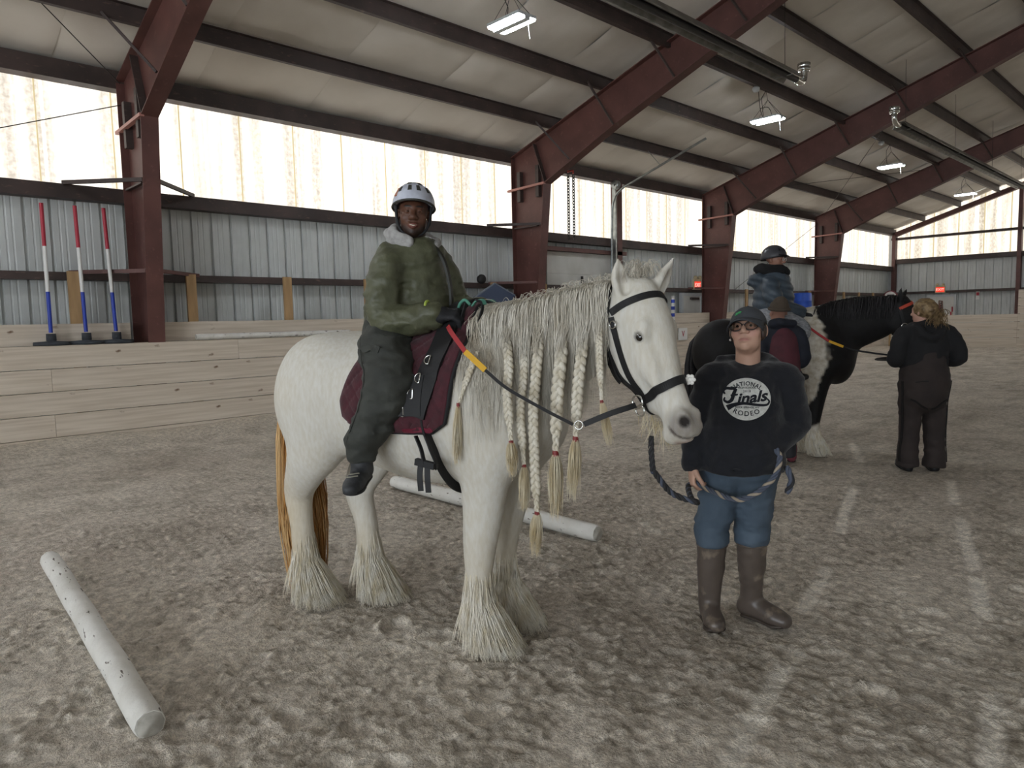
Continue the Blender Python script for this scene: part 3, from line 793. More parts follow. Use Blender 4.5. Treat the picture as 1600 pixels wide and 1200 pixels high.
# man doors and exit signs
def man_door(name, c, axis):
    r = tag(empty(name, c, 0 if axis == 'X' else math.pi / 2), kind='structure')
    MB().box(-.46, .46, -.02, .02, 0, 2.06).build('door_leaf', dwhite, r)
    MB().box(-.54, -.46, -.05, .05, 0, 2.14).box(.46, .54, -.05, .05, 0, 2.14).box(-.46, .46, -.05, .05, 2.06, 2.14).build('door_frame', mat('pale_grey_metal', 'bfc3c4', .5), r)
    MB().tube([(.36, -.02, 1.0), (.36, -.08, 1.0), (.26, -.08, 1.0)], .014, 8).build('handle', chrome, r)
    MB().box(-.1, .3, -.09, -.02, 1.95, 2.02).build('door_closer', steel_dark, r)
man_door('door_2', (17.95, 11.2, 0), 'X')
man_door('door_3', (34.3, 9.2, 0), 'Y')
exit_red = mat('exit_red', 'f2402c', 0.5, emit='ff3a24', estr=0.75)
def text_mesh(txt, size, extrude=0.002, bold=0.0, shear=0.0, align='CENTER', spacing=1.0):
    cu = bpy.data.curves.new('lettering', 'FONT'); cu.body = txt; cu.size = size; cu.extrude = extrude; cu.offset = bold; cu.shear = shear
    cu.align_x = align; cu.align_y = 'CENTER'; cu.space_character = spacing; cu.resolution_u = 3
    o = bpy.data.objects.new('lettering', cu); COL.objects.link(o)
    dg = bpy.context.evaluated_depsgraph_get(); me = bpy.data.meshes.new_from_object(o.evaluated_get(dg)); bpy.data.objects.remove(o); bpy.data.curves.remove(cu); return me
def exit_sign(c, rz, label):
    r = empty('exit_sign', c, rz); tag(r, label, 'exit sign', 'lit exit signs')
    MB().box(-.19, .19, -.035, .02, -.13, .13).build('housing', mat('cream_plastic', 'cdbd98', .5), r)
    MB().box(-.16, .16, -.039, -.035, -.10, .10).build('face', exit_red, r)
    me = text_mesh('EXIT', .15); o = obj('lettering', me, mat('exit_letter', 'ffd9cf', .5, emit='ffcabd', estr=.9), r, (0, -.041, 0), (math.pi / 2, 0, 0))
    MB().box(-.17, .17, -.05, .02, .13, .17).build('bracket', mat('cream_plastic', 'cdbd98', .5), r)
    for s in (-1, 1): MB().lathe([(0, -.06), (.05, -.05), (.055, .0), (.03, .04)], (s * .11, -.02, .21), 12, axis='Y').build('emergency_lamp', mat('cream_plastic', 'cdbd98', .5), r)
exit_sign((17.95, 11.02, 2.36), 0, 'lit red exit sign above the man door behind the horse ears')
exit_sign((34.225, 9.25, 2.36), -math.pi / 2, 'lit red exit sign on the end wall above the white door')
# ---- poles on the shelf
pole_red = mat('pole_red', 'a8283a', .45); pole_white = mat('pole_white', 'dddcd8', .45); pole_blue = mat('pole_blue', '1f3aa0', .45)
rubber = mat('black_rubber', '2b2e33', .75, var='3a3e44', vscale=12)
BP = [((2.07, 10.66), (2.085, 10.70), 'leftmost of three red white and blue poles standing on the shelf'), ((2.47, 10.66), (2.455, 10.70), 'middle of three red white and blue poles standing on the shelf'), ((2.83, 10.66), (2.79, 10.70), 'red white and blue pole nearest the steel column')]
for (bx_, by_), (tx_, ty_), lab in BP:
    r = empty('bending_pole', (bx_, by_, 1.302)); tag(r, lab, 'pole', 'red white and blue poles on the shelf')
    d = Vector((tx_ - bx_, ty_ - by_, 1.80)); P = lambda t: d * t
    for a, b, m, nm in ((.09, .38, pole_blue, 'blue_section'), (.38, .70, pole_white, 'white_section'), (.70, 1.0, pole_red, 'red_section')):
        MB().tube([P(a), P(b)], .0235, 14).build(nm, m, r)
    MB().lathe([(0, 0), (.20, 0), (.205, .015), (.20, .045), (.05, .055), (.058, .06), (.055, .15), (0, .15)], n=24).build('rubber_base', rubber, r)
def ground_pole(p, q, rad, label, nsides=16, chips=0.6):
    p = Vector(p); q = Vector(q); L_ = (q - p).length
    r = empty('ground_pole', p, math.atan2(q.y - p.y, q.x - p.x)); tag(r, label, 'pole')
    m = mat('chipped_white_paint', 'dedcd6', .6, var='cfccc4', vscale=7, bump=.3, bscale=45, noise2=('5b5248', 34, (.35, 1.2, 1.2), .635, .665))
    n = 60; rr = [rad * (.92 if i in (0, n) else 1) * (1 + .006 * math.sin(i * .5)) for i in range(n + 1)]
    dz = (q.z - p.z)
    MB().tube([(L_ * i / n, .002 * math.sin(i * .35), dz * i / n) for i in range(n + 1)], rr, nsides).build('shaft', m, r)
    e = mat('worn_end_grain', 'c9c6bd', .7, var='9d988d', vscale=18)
    for x, s in ((0, -1), (L_, 1)):
        MB().lathe([(0, .004 * s), (rad * .8, .003 * s), (rad * .88, -.002 * s)] if s > 0 else [(rad * .88, .002), (rad * .8, -.003), (0, -.004)], (x, 0, dz * (x > 0)), nsides, axis='X').build('end_face', e, r)
ground_pole((0.745, 2.74, .045), (0.91, 5.22, .05), .058, 'white wooden ground pole with flaking paint lying alone on the sand', 10)
ground_pole((3.64, 2.99, .05), (3.63, 5.36, .05), .058, 'white ground pole on the sand behind the white horse legs', 10)
ground_pole((3.86, 10.62, 1.35), (6.4, 10.62, 1.35), .045, 'scuffed white pole lying on the kick wall shelf', 10)
sp = empty('striped_pole', (16.14, 10.62, 1.302)); tag(sp, 'blue and white striped pole on the shelf behind the horse ear', 'pole')
for k in range(8): MB().tube([(0, 0, k * .09), (0, 0, k * .09 + .09)], .05, 12).build('stripe', pole_blue if k % 2 == 0 else pole_white, sp)
# blue gabled board on the shelf
gb = empty('gable_board', (9.72, 10.62, 1.302)); tag(gb, 'dark blue gable-shaped board on the shelf behind the rider', 'board')
MB().prism([(-.62, 0, 0), (.6, 0, 0), (.6, 0, .70), (.06, 0, .92), (-.62, 0, .56)], (0, .03, 0)).build('face', mat('slate_blue_paint', '3d4a63', .6), gb)
MB().obox((-.64, .015, .57), (.06, .015, .935), .02, .012).obox((.06, .015, .935), (.62, .015, .70), .02, .012).build('edge_trim', mat('grey_trim', '6f7682', .6), gb)
pu = empty('floodlight', (9.75, 11.0, 2.34)); tag(pu, 'small round black floodlight on the girt above the blue board', 'lamp')
MB().lathe([(0, -.05), (.09, -.05), (.1, .0), (.08, .05), (0, .07)], n=16, axis='Y').build('lamp_head', wire_mat, pu)
MB().obox((0, .05, 0), (0, .1, -.04), .02, .02).build('bracket', wire_mat, pu)
# blue drum
dr = empty('plastic_drum', (23.95, 10.62, 1.302)); tag(dr, 'blue plastic drum on the shelf beside the far column', 'drum')
MB().lathe([(0, 0), (.27, 0), (.29, .03), (.295, .25), (.305, .27), (.295, .29), (.295, .58), (.305, .6), (.295, .62), (.29, .84), (.27, .88), (.25, .88), (.245, .86), (0, .86)], n=28).build('shell', mat('drum_blue', '2350b4', .35), dr)
MB().lathe([(0, .86), (.035, .86), (.035, .885), (0, .885)], (.14, 0, 0), 10).build('bung', mat('drum_blue', '2350b4', .35), dr)
# small signs
sg_ = empty('arena_sign', (16.3, 10.42, 1.02)); tag(sg_, 'small white letter sign on the kick wall behind the horse head', 'sign')
MB().box(-.2, .2, -.012, .012, -.16, .16).build('board', pole_white, sg_)
obj('lettering', text_mesh('V', .22), pole_red, sg_, (0, -.014, 0), (math.pi / 2, 0, 0))
rs = empty('round_sign', (31.2, 10.22, 2.05), -math.pi / 2); tag(rs, 'round white sign with a dark rim above the black horse ear', 'sign')
MB().lathe([(0, -.02), (.27, -.02), (.27, .01), (0, .01)], n=28, axis='Y').build('disc', pole_white, rs)
MB().lathe([(.24, -.025), (.28, -.025), (.28, .012), (.24, .012)], n=28, axis='Y').build('rim', mat('maroon_rim', '6b2230', .5), rs)
MB().box(-.12, .14, -.026, -.02, .06, .12).box(-.1, .0, -.026, -.02, -.1, .04).box(.02, .13, -.026, -.02, -.02, .03).build('lettering', wire_mat, rs)
MB().box(-.03, .03, .0, .05, -2.0, .1).build('post', stud_wood, rs)
fe = empty('fire_notice', (34.2, 7.87, 2.06), -math.pi / 2); tag(fe, 'small red and white notice on the end wall by the door', 'notice')
MB().box(-.07, .07, -.01, .01, -.16, .16).build('board', pole_white, fe); MB().box(-.05, .05, -.014, -.01, .0, .13).build('print', pole_red, fe)
for k, (y, z, lean) in enumerate(((8.86, 1.72, .02), (8.52, 1.42, -.03), (8.38, 1.62, .06))):
    r = empty('flag_stake', (32.9, y, 0)); tag(r, ('tallest', 'shortest', 'middle')[k] + ' of three red-tipped stakes behind the end kick wall', 'stake', 'red-tipped stakes')
    MB().tube([(0, 0, 0), (0, lean, z - .2)], .012, 8).build('stem', stud_wood, r); MB().tube([(0, lean, z - .2), (0, lean * 1.1, z)], .026, 10).build('red_tip', pole_red, r)
# torn insulation above the second bay
ti = mat('torn_yellow_fibre', 'c9a877', .95)
rt = np.random.default_rng(3); C = []
for k in range(60):
    x = 19.6 + rt.uniform(0, .9); y = 10.55 + rt.uniform(-.2, .2); z = ztop(y) + .18
    C.append([(x + rt.normal(0, .02) * j, y + rt.normal(0, .02) * j, z - j * rt.uniform(.02, .05)) for j in range(4)])
tag(strands('torn_insulation', np.array(C), .012, ti), 'tuft of torn yellow insulation hanging from the roof', 'insulation', kind='stuff')
# ================================================================== HORSES
def yaw_pt(o, a, q):
    c, s_ = math.cos(a), math.sin(a)
    return np.array([o[0] + q[0] * c - q[1] * s_, o[1] + q[0] * s_ + q[1] * c, q[2] if len(o) < 3 else o[2] + q[2]])

def horse_skin(res, legs, neck, head_o, head_yaw, head_dz=0.0, heavy=1.0):
    """One continuous horse body. Local axes: x forward, y left, z up. Returns vertices, faces."""
    f = Field((-1.55, -0.55, -0.02), (1.35, 0.55, 1.85), res)
    Y = (0, 1, 0)
    f.tube([(-.98, 0, 1.15), (-.85, 0, 1.165), (-.6, 0, 1.11), (-.3, 0, 1.085), (0, 0, 1.10), (.13, 0, 1.12)],
           [.22, .29, .31, .34 * heavy, .30, .22], [.26, .295, .335, .365, .355, .29], Y, k=.06)
    f.ell((-.05, 0, 1.44), (.26, .09, .10), k=.12)
    for s in (-1, 1):
        f.ell((.19, .10 * s, 1.05), (.14, .13, .18), k=.10)
        f.ell((.07, .19 * s, 1.10), (.17, .105, .27), k=.10)
        f.ell((-.93, .145 * s, 1.16), (.25, .155, .27), k=.10)
        f.ell((-1.03, .13 * s, 1.05), (.17, .13, .23), k=.08)
    for pts, ra, rb in legs: f.tube(pts, ra, rb, Y, k=.06)
    f.tube(*neck, Y, k=.12)
    if heavy > 1:      # deeper breast
        f.ell((.26, 0, 1.0), (.17, .19, .25), k=.12)
    # head
    hp = lambda q: yaw_pt(head_o, head_yaw, (q[0], q[1], q[2] + head_dz))
    hy = (-math.sin(head_yaw), math.cos(head_yaw), 0)
    c, s_ = math.cos(head_yaw), math.sin(head_yaw)
    # head axes: lateral, and a frame tilted along the face line
    tl = math.radians(25)
    fwd = np.array([c, s_, 0]); lat = np.array([-s_, c, 0]); up = np.array([0, 0, 1.0])
    ax_d = -up * math.cos(tl) + fwd * math.sin(tl)      # down the face
    ax_f = fwd * math.cos(tl) + up * math.sin(tl)       # out of the face
    R = np.stack([ax_f, lat, ax_d], 1)
    f.tube([hp(q) for q in ((.03, 0, 1.58), (.07, 0, 1.49), (.105, 0, 1.39), (.165, 0, 1.26), (.222, 0, 1.15), (.262, 0, 1.075))],
           [.078, .098, .088, .064, .056, .058], [.10, .115, .112, .083, .070, .062], hy, k=.05)
    for s in (-1, 1):
        f.ell(hp((.045, .055 * s, 1.35)), (.105, .046, .135), k=.04, R=R)
        f.ell(hp((.126, .084 * s, 1.455)), (.042, .024, .030), k=.03, R=R)       # brow
        f.ell(hp((.150, .072 * s, 1.33)), (.03, .020, .12), k=.04, R=R)         # facial crest
        f.ell(hp((.297, .040 * s, 1.103)), (.034, .026, .044), k=.025, R=R)     # nostril rim
    f.ell(hp((.285, 0, 1.055)), (.050, .058, .042), k=.03, R=R)
    f.ell(hp((.222, 0, 1.035)), (.042, .045, .042), k=.03, R=R)
    f.ell(hp((.10, 0, 1.20)), (.05, .045, .10), k=.05, R=R)
    for s in (-1, 1):
        f.ell(hp((.320, .056 * s, 1.100)), (.020, .014, .026), k=.012, R=R, op='sub')
        f.ell(hp((.136, .088 * s, 1.424)), (.034, .026, .029), k=.016, R=R)
        f.ell(hp((.142, .118 * s, 1.420)), (.024, .016, .0140), k=.006, R=R, op='sub')
        f.tube([hp((.215, .062 * s, 1.095)), hp((.255, .060 * s, 1.062)), hp((.30, .035 * s, 1.032)), hp((.318, .0, 1.03))], .006, None, hy, k=.012, op='sub')
    # ears: right one upright, left one flicked outwards
    for s, base, mid, tip in ((-1, (.02, -.060, 1.575), (.016, -.080, 1.66), (.012, -.086, 1.735)), (1, (.065, .062, 1.58), (.10, .088, 1.652), (.140, .102, 1.732))):
        f.tube([hp(base), hp(mid), hp(tip)], [.036, .041, .006], [.028, .030, .006], hy, k=.02)
        b, m2, t2 = np.array(hp(base)), np.array(hp(mid)), np.array(hp(tip))
        o = (fwd * .028 + lat * s * .010)
        f.tube([b + (m2 - b) * .35 + o, m2 + o, m2 + (t2 - m2) * .7 + o * .55], [.020, .026, .006], [.020, .022, .007], hy, k=.012, op='sub')
    return f.skin(2)

def legs_of(rf, lf, rh, lh):
    """Tubes for fore and hind legs from hoof spots (x, y)."""
    out = []
    for (x, y) in (rf, lf):
        s = -1 if y < 0 else 1
        out.append(([(.10, .17 * s, .98), (.06 + x * .4, .165 * s, .82), (.03 + x * .7, y * .6 + .06 * s, .64), (x + .005, y, .48), (x - .005, y, .32), (x, y, .19), (x + .03, y, .10), (x + .05, y, .045)],
                    [.11, .096, .082, .069, .055, .063, .066, .080], [.16, .120, .096, .079, .062, .070, .076, .090]))
    for (x, y) in (rh, lh):
        s = -1 if y < 0 else 1
        dx = x + 1.03
        out.append(([(-.92, .155 * s, 1.10), (-.88 + dx * .35, .175 * s, .93), (-.95 + dx * .6, .165 * s, .78), (-1.07 + dx * .9, y, .605), (-1.05 + dx, y, .42), (-1.03 + dx, y, .22), (-.99 + dx, y, .11), (-.96 + dx, y, .045)],
                    [.16, .130, .095, .068, .057, .063, .066, .080], [.21, .180, .124, .090, .066, .072, .076, .090]))
    return out

W_RF, W_LF, W_RH, W_LH = (.01, -.15), (-.02, .13), (-1.145, -.085), (-.86, .11)
HEAD_O, HEAD_YAW = (.687, 0.0), math.radians(-23)
neck_w = ([(.0, 0, 1.24), (.22, 0, 1.335), (.42, -.005, 1.415), (.58, -.01, 1.475), (.70, -.015, 1.52)], [.17, .135, .112, .10, .085], [.26, .235, .20, .165, .12])
horse = empty('horse', (2.2, 2.44, 0.0), math.radians(-73.1))
tag(horse, 'white horse with a braided mane and feathered legs carrying the man in the olive jacket', 'horse')
HV, HF = horse_skin(.0098, legs_of(W_RF, W_LF, W_RH, W_LH), neck_w, HEAD_O, HEAD_YAW)
hp = lambda q: yaw_pt(HEAD_O, HEAD_YAW, q)
def paint_white(V):
    x, y, z = V.T
    base = np.tile(np.array(lin('d3d0c8')), (len(V), 1))
    def over(c, w): 
        nonlocal base
        w = np.clip(w, 0, 1)[:, None]; base = base * (1 - w) + np.array(lin(c)) * w
    n = noise3(x * 6, y * 6, z * 6, 5)
    over('cfc7b6', (n - .45) * 2.0 * .35)
    over('bfae8e', np.clip((.62 - z) / .5, 0, 1) * (.35 + .6 * noise3(x * 9, y * 9, z * 4, 9)))
    over('c9b48e', np.clip((-1.02 - x) / .2, 0, 1) * np.clip((1.1 - z) / .3, 0, 1) * .35)
    d = lambda q: np.linalg.norm(V - hp(q), axis=1)
    for s in (-1, 1):
        over('827b76', np.clip((.085 - d((.30, .045 * s, 1.085))) / .05, 0, 1) * .8)
        over('2a2523', np.clip((.030 - d((.318, .053 * s, 1.10))) / .012, 0, 1))
        over('3d3632', np.clip((.027 - d((.140, .114 * s, 1.421))) / .010, 0, 1) * .75)
        for q in crom([(.222, .062 * s, 1.088), (.24, .062 * s, 1.073), (.262, .057 * s, 1.056), (.288, .042 * s, 1.040), (.312, .012 * s, 1.030)], 6):
            over('4d4440', np.clip((.011 - d(q)) / .006, 0, 1) * .55)
        eb = hp((.03, -.08, 1.66)) if s < 0 else hp((.115, .09, 1.66))
        over('8d8378', np.clip((.035 - np.linalg.norm(V - (eb + np.array([.012, -.008, 0])), axis=1)) / .02, 0, 1) * .7)
    over('b79c92', np.clip((.045 - d((.27, 0, 1.015))) / .02, 0, 1) * .7)
    return base
coat = mat('white_horse_coat', 'ffffff', .75, attr='Col', var='f5f2ec', vscale=60, vstretch=(1, 1, .3), bump=.3, bscale=95, bstretch=(1, 1, .22), bdist=.006, spec=.2)
hme = mesh_np('body', HV, HF); set_col(hme, paint_white(HV)); obj('body', hme, coat, horse)
HB = BVHTree.FromPolygons([tuple(v) for v in HV], [tuple(q) for q in HF])

def strap(name, pts, width, thick, m, parent, bvh=None, lift=0.0, sub=8, closed=False, updir=None, widths=None):
    """Flat strap laid along pts; with a bvh it is drawn onto that surface."""
    P = crom(pts, sub); n = len(P); C = []; N = []
    for p in P:
        if bvh is not None:
            loc, nor, _, _ = bvh.find_nearest(Vector(p)); C.append(loc + nor * (lift + thick * .5)); N.append(nor)
        else:
            C.append(Vector(p)); N.append(Vector(updir) if updir is not None else None)
    # smooth the laid path a little
    if bvh is not None:
        for _ in range(6):
            C = [C[0]] + [(C[i - 1] + C[i] * 2 + C[i + 1]) / 4 for i in range(1, n - 1)] + [C[-1]]
            N = [N[0]] + [((N[i - 1] + N[i] * 2 + N[i + 1]) / 4).normalized() for i in range(1, n - 1)] + [N[-1]]
    V = []; prev = None
    for i in range(n):
        t = (C[min(i + 1, n - 1)] - C[max(i - 1, 0)]).normalized()
        nn = N[i]
        if nn is None:
            nn = prev if prev is not None else (Vector((0, 0, 1)) if abs(t.z) < .8 else Vector((1, 0, 0)))
        nn = (nn - t * nn.dot(t)).normalized(); prev = nn
        b = t.cross(nn); w = (widths[min(int(i / max(n - 1, 1) * (len(widths) - 1)), len(widths) - 1)] if widths else width) / 2
        V += [C[i] + b * w + nn * thick / 2, C[i] - b * w + nn * thick / 2, C[i] - b * w - nn * thick / 2, C[i] + b * w - nn * thick / 2]
    F = [(i * 4 + k, i * 4 + (k + 1) % 4, i * 4 + 4 + (k + 1) % 4, i * 4 + 4 + k) for i in range(n - 1) for k in range(4)] + [(3, 2, 1, 0), tuple(4 * (n - 1) + k for k in range(4))]
    return MB().add(V, F).build(name, m, parent)
def ring(name, c, r, t, m, parent, nrm=(0, 1, 0), n=20, dshape=False):
    nz = Vector(nrm).normalized(); a = nz.cross(Vector((0, 0, 1)));
    if a.length < .05: a = nz.cross(Vector((1, 0, 0)))
    a.normalize(); b = nz.cross(a); pts = []
    for k in range(n + 1):
        th = 2 * math.pi * k / n; x, y = math.cos(th), math.sin(th)
        if dshape: x = max(x, -.25)
        pts.append(Vector(c) + a * x * r + b * y * r)
    return MB().tube(pts, t, 6, cap=False).build(name, m, parent)

def eye(parent, c, r, R_=None):
    m = mat('dark_horse_eye', '17110e', .08, spec=.8)
    MB().lathe([(0, -r)] + [(r * math.cos(a), r * math.sin(a)) for a in np.linspace(-1.4, 1.4, 9)] + [(0, r)], c, 14).build('eye', m, parent)
for s in (-1, 1): eye(horse, tuple(hp((.138, .0905 * s, 1.421))), .0215)

# hair materials
mane_m = mat('mane_hair', 'dfdace', .6, var='bdb3a0', vscale=16, vstretch=(1, 1, .15), contrast=(.35, .7), spec=.3)
band_m = mat('red_elastic', '7d2a2a', .5)
feath_m = mat('feather_hair', 'eee8db', .65, var='d3c6a8', vscale=30, vstretch=(1, 1, .35), contrast=(.38, .72), spec=.25)
tassel_m = mat('tassel_hair', 'e0d6bd', .65, var='c2ae86', vscale=30, vstretch=(1, 1, .2), spec=.25)
tail_m = mat('golden_tail_hair', 'b9803f', .5, var='e0c08d', vscale=22, vstretch=(1, 1, .1), contrast=(.38, .7), spec=.35)
hr = np.random.default_rng(21)

BRAIDS = [  # top .. band, tassel end, radius
    ([(.117, -.29, 1.37), (.082, -.315, 1.263), (.043, -.335, 1.149)], (.022, -.33, .906), .0125),
    ([(.20, -.185, 1.44), (.243, -.25, 1.30), (.253, -.285, 1.20), (.269, -.29, 1.0)], (.268, -.285, .86), .017),
    ([(.275, -.165, 1.42), (.285, -.20, 1.25), (.285, -.235, 1.121), (.298, -.235, .89)], (.294, -.23, .709), .016),
    ([(.345, -.16, 1.43), (.34, -.195, 1.25), (.334, -.21, 1.1), (.337, -.21, .852), (.343, -.21, .687)], (.33, -.21, .513), .019),
    ([(.448, -.15, 1.42), (.444, -.19, 1.25), (.440, -.20, 1.15), (.429, -.20, .949)], (.424, -.20, .683), .0225),
    ([(.537, -.14, 1.43), (.535, -.18, 1.30), (.528, -.19, 1.2), (.516, -.19, 1.013)], (.501, -.19, .773), .020),
    ([(.601, -.13, 1.50), (.61, -.155, 1.40), (.617, -.17, 1.30), (.624, -.17, 1.166)], (.65, -.16, 1.0), .0125)]
def braid(parent, path, end, r, col):
    P = crom(path, 16); L_ = np.r_[0, np.cumsum(np.linalg.norm(np.diff(P, axis=0), axis=1))]; tot = L_[-1]
    n = int(tot / .0085); u = np.linspace(0, tot, n); C = np.stack([np.interp(u, L_, P[:, i]) for i in range(3)], 1)
    per = r * 4.6; fade = np.clip(.55 + u / .12, .55, 1) * np.clip((tot - u) / .10, .55, 1)
    sidev = np.array([.86, .32, 0]); outv = np.array([.3, -.95, 0])
    mb = MB()
    for k in range(3):
        ph = 2 * math.pi * (u / per + k / 3)
        Q = C + sidev * (np.sin(ph) * r * .72 * fade)[:, None] + outv * (np.sin(2 * ph) * r * .42 * fade)[:, None]
        mb.tube(Q, list(r * .62 * fade), 6)
    b = mb.build('braid', col, parent)
    e = np.array(path[-1]); d = np.array(end) - e
    MB().tube([e + d * -.03, e + d * .015, e + d * .06], r * .62, 9).build('hair_band', band_m, b)
    m = 170; t = np.linspace(0, 1, 8)[None, :, None]
    a = hr.uniform(0, 6.28, m); rr = np.sqrt(hr.random(m)) * r * 1.25
    spread = np.stack([np.cos(a) * rr, np.sin(a) * rr, np.zeros(m)], 1)[:, None, :]
    ln = hr.uniform(.55, 1.12, m)[:, None, None]
    Cc = e + d * (t * ln) + spread * (.35 + .55 * np.sin(np.clip(t * 1.1, 0, 1) * math.pi) ** .7 + .55 * t) + hr.normal(0, .006, (m, 1, 3)) * t * t
    strands('tassel', Cc, .0010, tassel_m, b, .4)
braid_m = mat('braid_hair', 'dcd6c8', .6, var='c3b9a4', vscale=40, vstretch=(1, 1, .6), bump=.5, bscale=150, bstretch=(1, 1, .5), bdist=.004, spec=.25)
for path, end, r in BRAIDS: braid(horse, path, end, r, braid_m)

# loose mane falling over the near side of the neck
def crest(s): return np.interp(s, [-.02, .127, .289, .442, .589, .69], [1.50, 1.552, 1.578, 1.608, 1.632, 1.640])
n = 4300
s0 = hr.uniform(-.0, .625, n); zc = crest(s0)
cl = np.array([.16, .235, .285, .345, .445, .535, .605])
near = cl[np.abs(s0[:, None] - cl[None, :]).argmin(1)]
pull = np.clip(hr.normal(.55, .3, n), 0, 1)
Ln = np.where(hr.random(n) < .25, hr.uniform(.28, .58, n), np.abs(hr.normal(.22, .07, n)) + .05)
t = np.linspace(0, 1, 9)[None, :]
sx = s0[:, None] + (near - s0)[:, None] * pull[:, None] * t ** 1.3 + (hr.normal(0, .012, n)[:, None] * np.sin(t * 5 + hr.uniform(0, 6, n)[:, None]))
wob = hr.normal(0, .012, n)[:, None] * np.sin(t * 7 + hr.uniform(0, 6, n)[:, None])
outl = .135 + .05 * np.clip((.35 - s0) / .4, -.4, 1); depth = hr.uniform(.85, 1.12, n)
ly = -(outl * depth)[:, None] * (1 - np.exp(-t * Ln[:, None] / .055)) - .03 * t * (s0[:, None] < .3) + wob * .6 + hr.normal(.0, .02, n)[:, None] * (1 - t)
lz = zc[:, None] + .018 + .012 * np.sin(np.clip(t * 6, 0, math.pi)) - Ln[:, None] * (1 - np.exp(-t * 1.0)) / (1 - math.exp(-1)) * (.15 + .85 * t) 
Cm = np.stack([sx, ly, lz], -1)
# keep hair outside the neck
flat_ = Cm.reshape(-1, 3)
for i in range(len(flat_)):
    loc, nor, _, dist = HB.find_nearest(Vector(flat_[i]))
    if loc is not None:
        dd = (Vector(flat_[i]) - loc).dot(nor)
        if dd < .008: flat_[i] = loc + nor * (.008 + .012 * ((i * 7919) % 97) / 97)
# locks gathered from the crest into the top of every braid
for path, end, r in BRAIDS[1:]:
    k_ = 75; p0 = np.array(path[0]); p1 = np.array(path[1]); d_ = (p1 - p0) / np.linalg.norm(p1 - p0)
    a_ = hr.uniform(-.065, .065, k_); s_c = np.clip(p0[0] + a_ - .01, .0, .64); tt = np.linspace(0, 1, 9)[None, :]
    tip = p0 + d_ * hr.uniform(.03, .10, k_)[:, None]; off = np.stack([hr.normal(0, r * .55, k_), hr.normal(-r * .9, r * .4, k_), np.zeros(k_)], 1)
    root = np.stack([s_c, hr.normal(-.01, .012, k_), crest(s_c) + .02], 1); mid = np.stack([s_c * .6 + p0[0] * .4, -(.115 + .05 * np.clip((.35 - s_c) / .4, -.4, 1)) * np.ones(k_) - .01, crest(s_c) * .55 + p0[2] * .45], 1)
    e_ = tip + off
    Ck = (1 - tt[..., None]) ** 2 * root[:, None] + 2 * tt[..., None] * (1 - tt[..., None]) * (2 * mid - .5 * root - .5 * e_)[:, None] + tt[..., None] ** 2 * e_[:, None] + (hr.normal(0, .006, k_)[:, None] * np.sin(tt * 9 + hr.uniform(0, 6, k_)[:, None]))[..., None]
    Cm = np.concatenate([Cm, Ck]); n += k_
strands('mane', Cm, hr.uniform(.0008, .0021, n), mane_m, horse, .3)
# a little mane that stays upright on the crest and far side, forelock curls
n = 420; s0 = hr.uniform(0, .68, n); a = hr.normal(.4, .5, n); L_ = hr.uniform(.03, .10, n); t = np.linspace(0, 1, 7)[None, :]
Cm = np.stack([s0[:, None] + L_[:, None] * .5 * t * hr.normal(0, 1, n)[:, None], (L_ * np.sin(a))[:, None] * t + .01 * t, crest(s0)[:, None] + .005 + (L_ * np.cos(a))[:, None] * .55 * np.sin(t * 2.4)], -1)
strands('crest_hair', Cm, .0016, mane_m, horse, .4)
n = 130; t = np.linspace(0, 1, 9)[None, :]
o = np.array([hp((.03 + .05 * a_, b_, 1.665 - .03 * abs(b_) * 10)) for a_, b_ in zip(hr.random(n), hr.normal(0, .020, n))])
fw = np.array(hp((1, 0, 0))) - np.array(hp((0, 0, 0))); lt = np.array(hp((0, 1, 0))) - np.array(hp((0, 0, 0)))
L_ = hr.uniform(.03, .12, n); ang = hr.uniform(-3.1, 3.1, n); ph = hr.uniform(0, 6, n)
Cm = o[:, None, :] + (fw[None, :] * np.cos(ang)[:, None] + lt[None, :] * np.sin(ang)[:, None])[:, None, :] * (L_[:, None] * t * .8)[..., None] + np.stack([0 * t + 0 * L_[:, None], 0 * t + 0 * L_[:, None], L_[:, None] * (.75 * np.sin(t * 2.4) - .5 * t ** 2) + .006 * np.sin(t * 9 + ph[:, None])], -1)
strands('forelock', Cm, .0012, mane_m, horse, .4)
# beard under the chin
n = 70; t = np.linspace(0, 1, 6)[None, :]
o = np.array([hp((a_, b_, 1.10 - .5 * (a_ - .10))) for a_, b_ in zip(hr.uniform(.08, .19, n), hr.normal(0, .02, n))])
L_ = hr.uniform(.04, .11, n); dr_ = hr.normal(0, .25, (n, 2))
Cm = o[:, None, :] + np.stack([dr_[:, :1] * L_[:, None] * t, dr_[:, 1:] * L_[:, None] * t, -L_[:, None] * t], -1)
strands('beard', Cm, .0012, tassel_m, horse, .3)

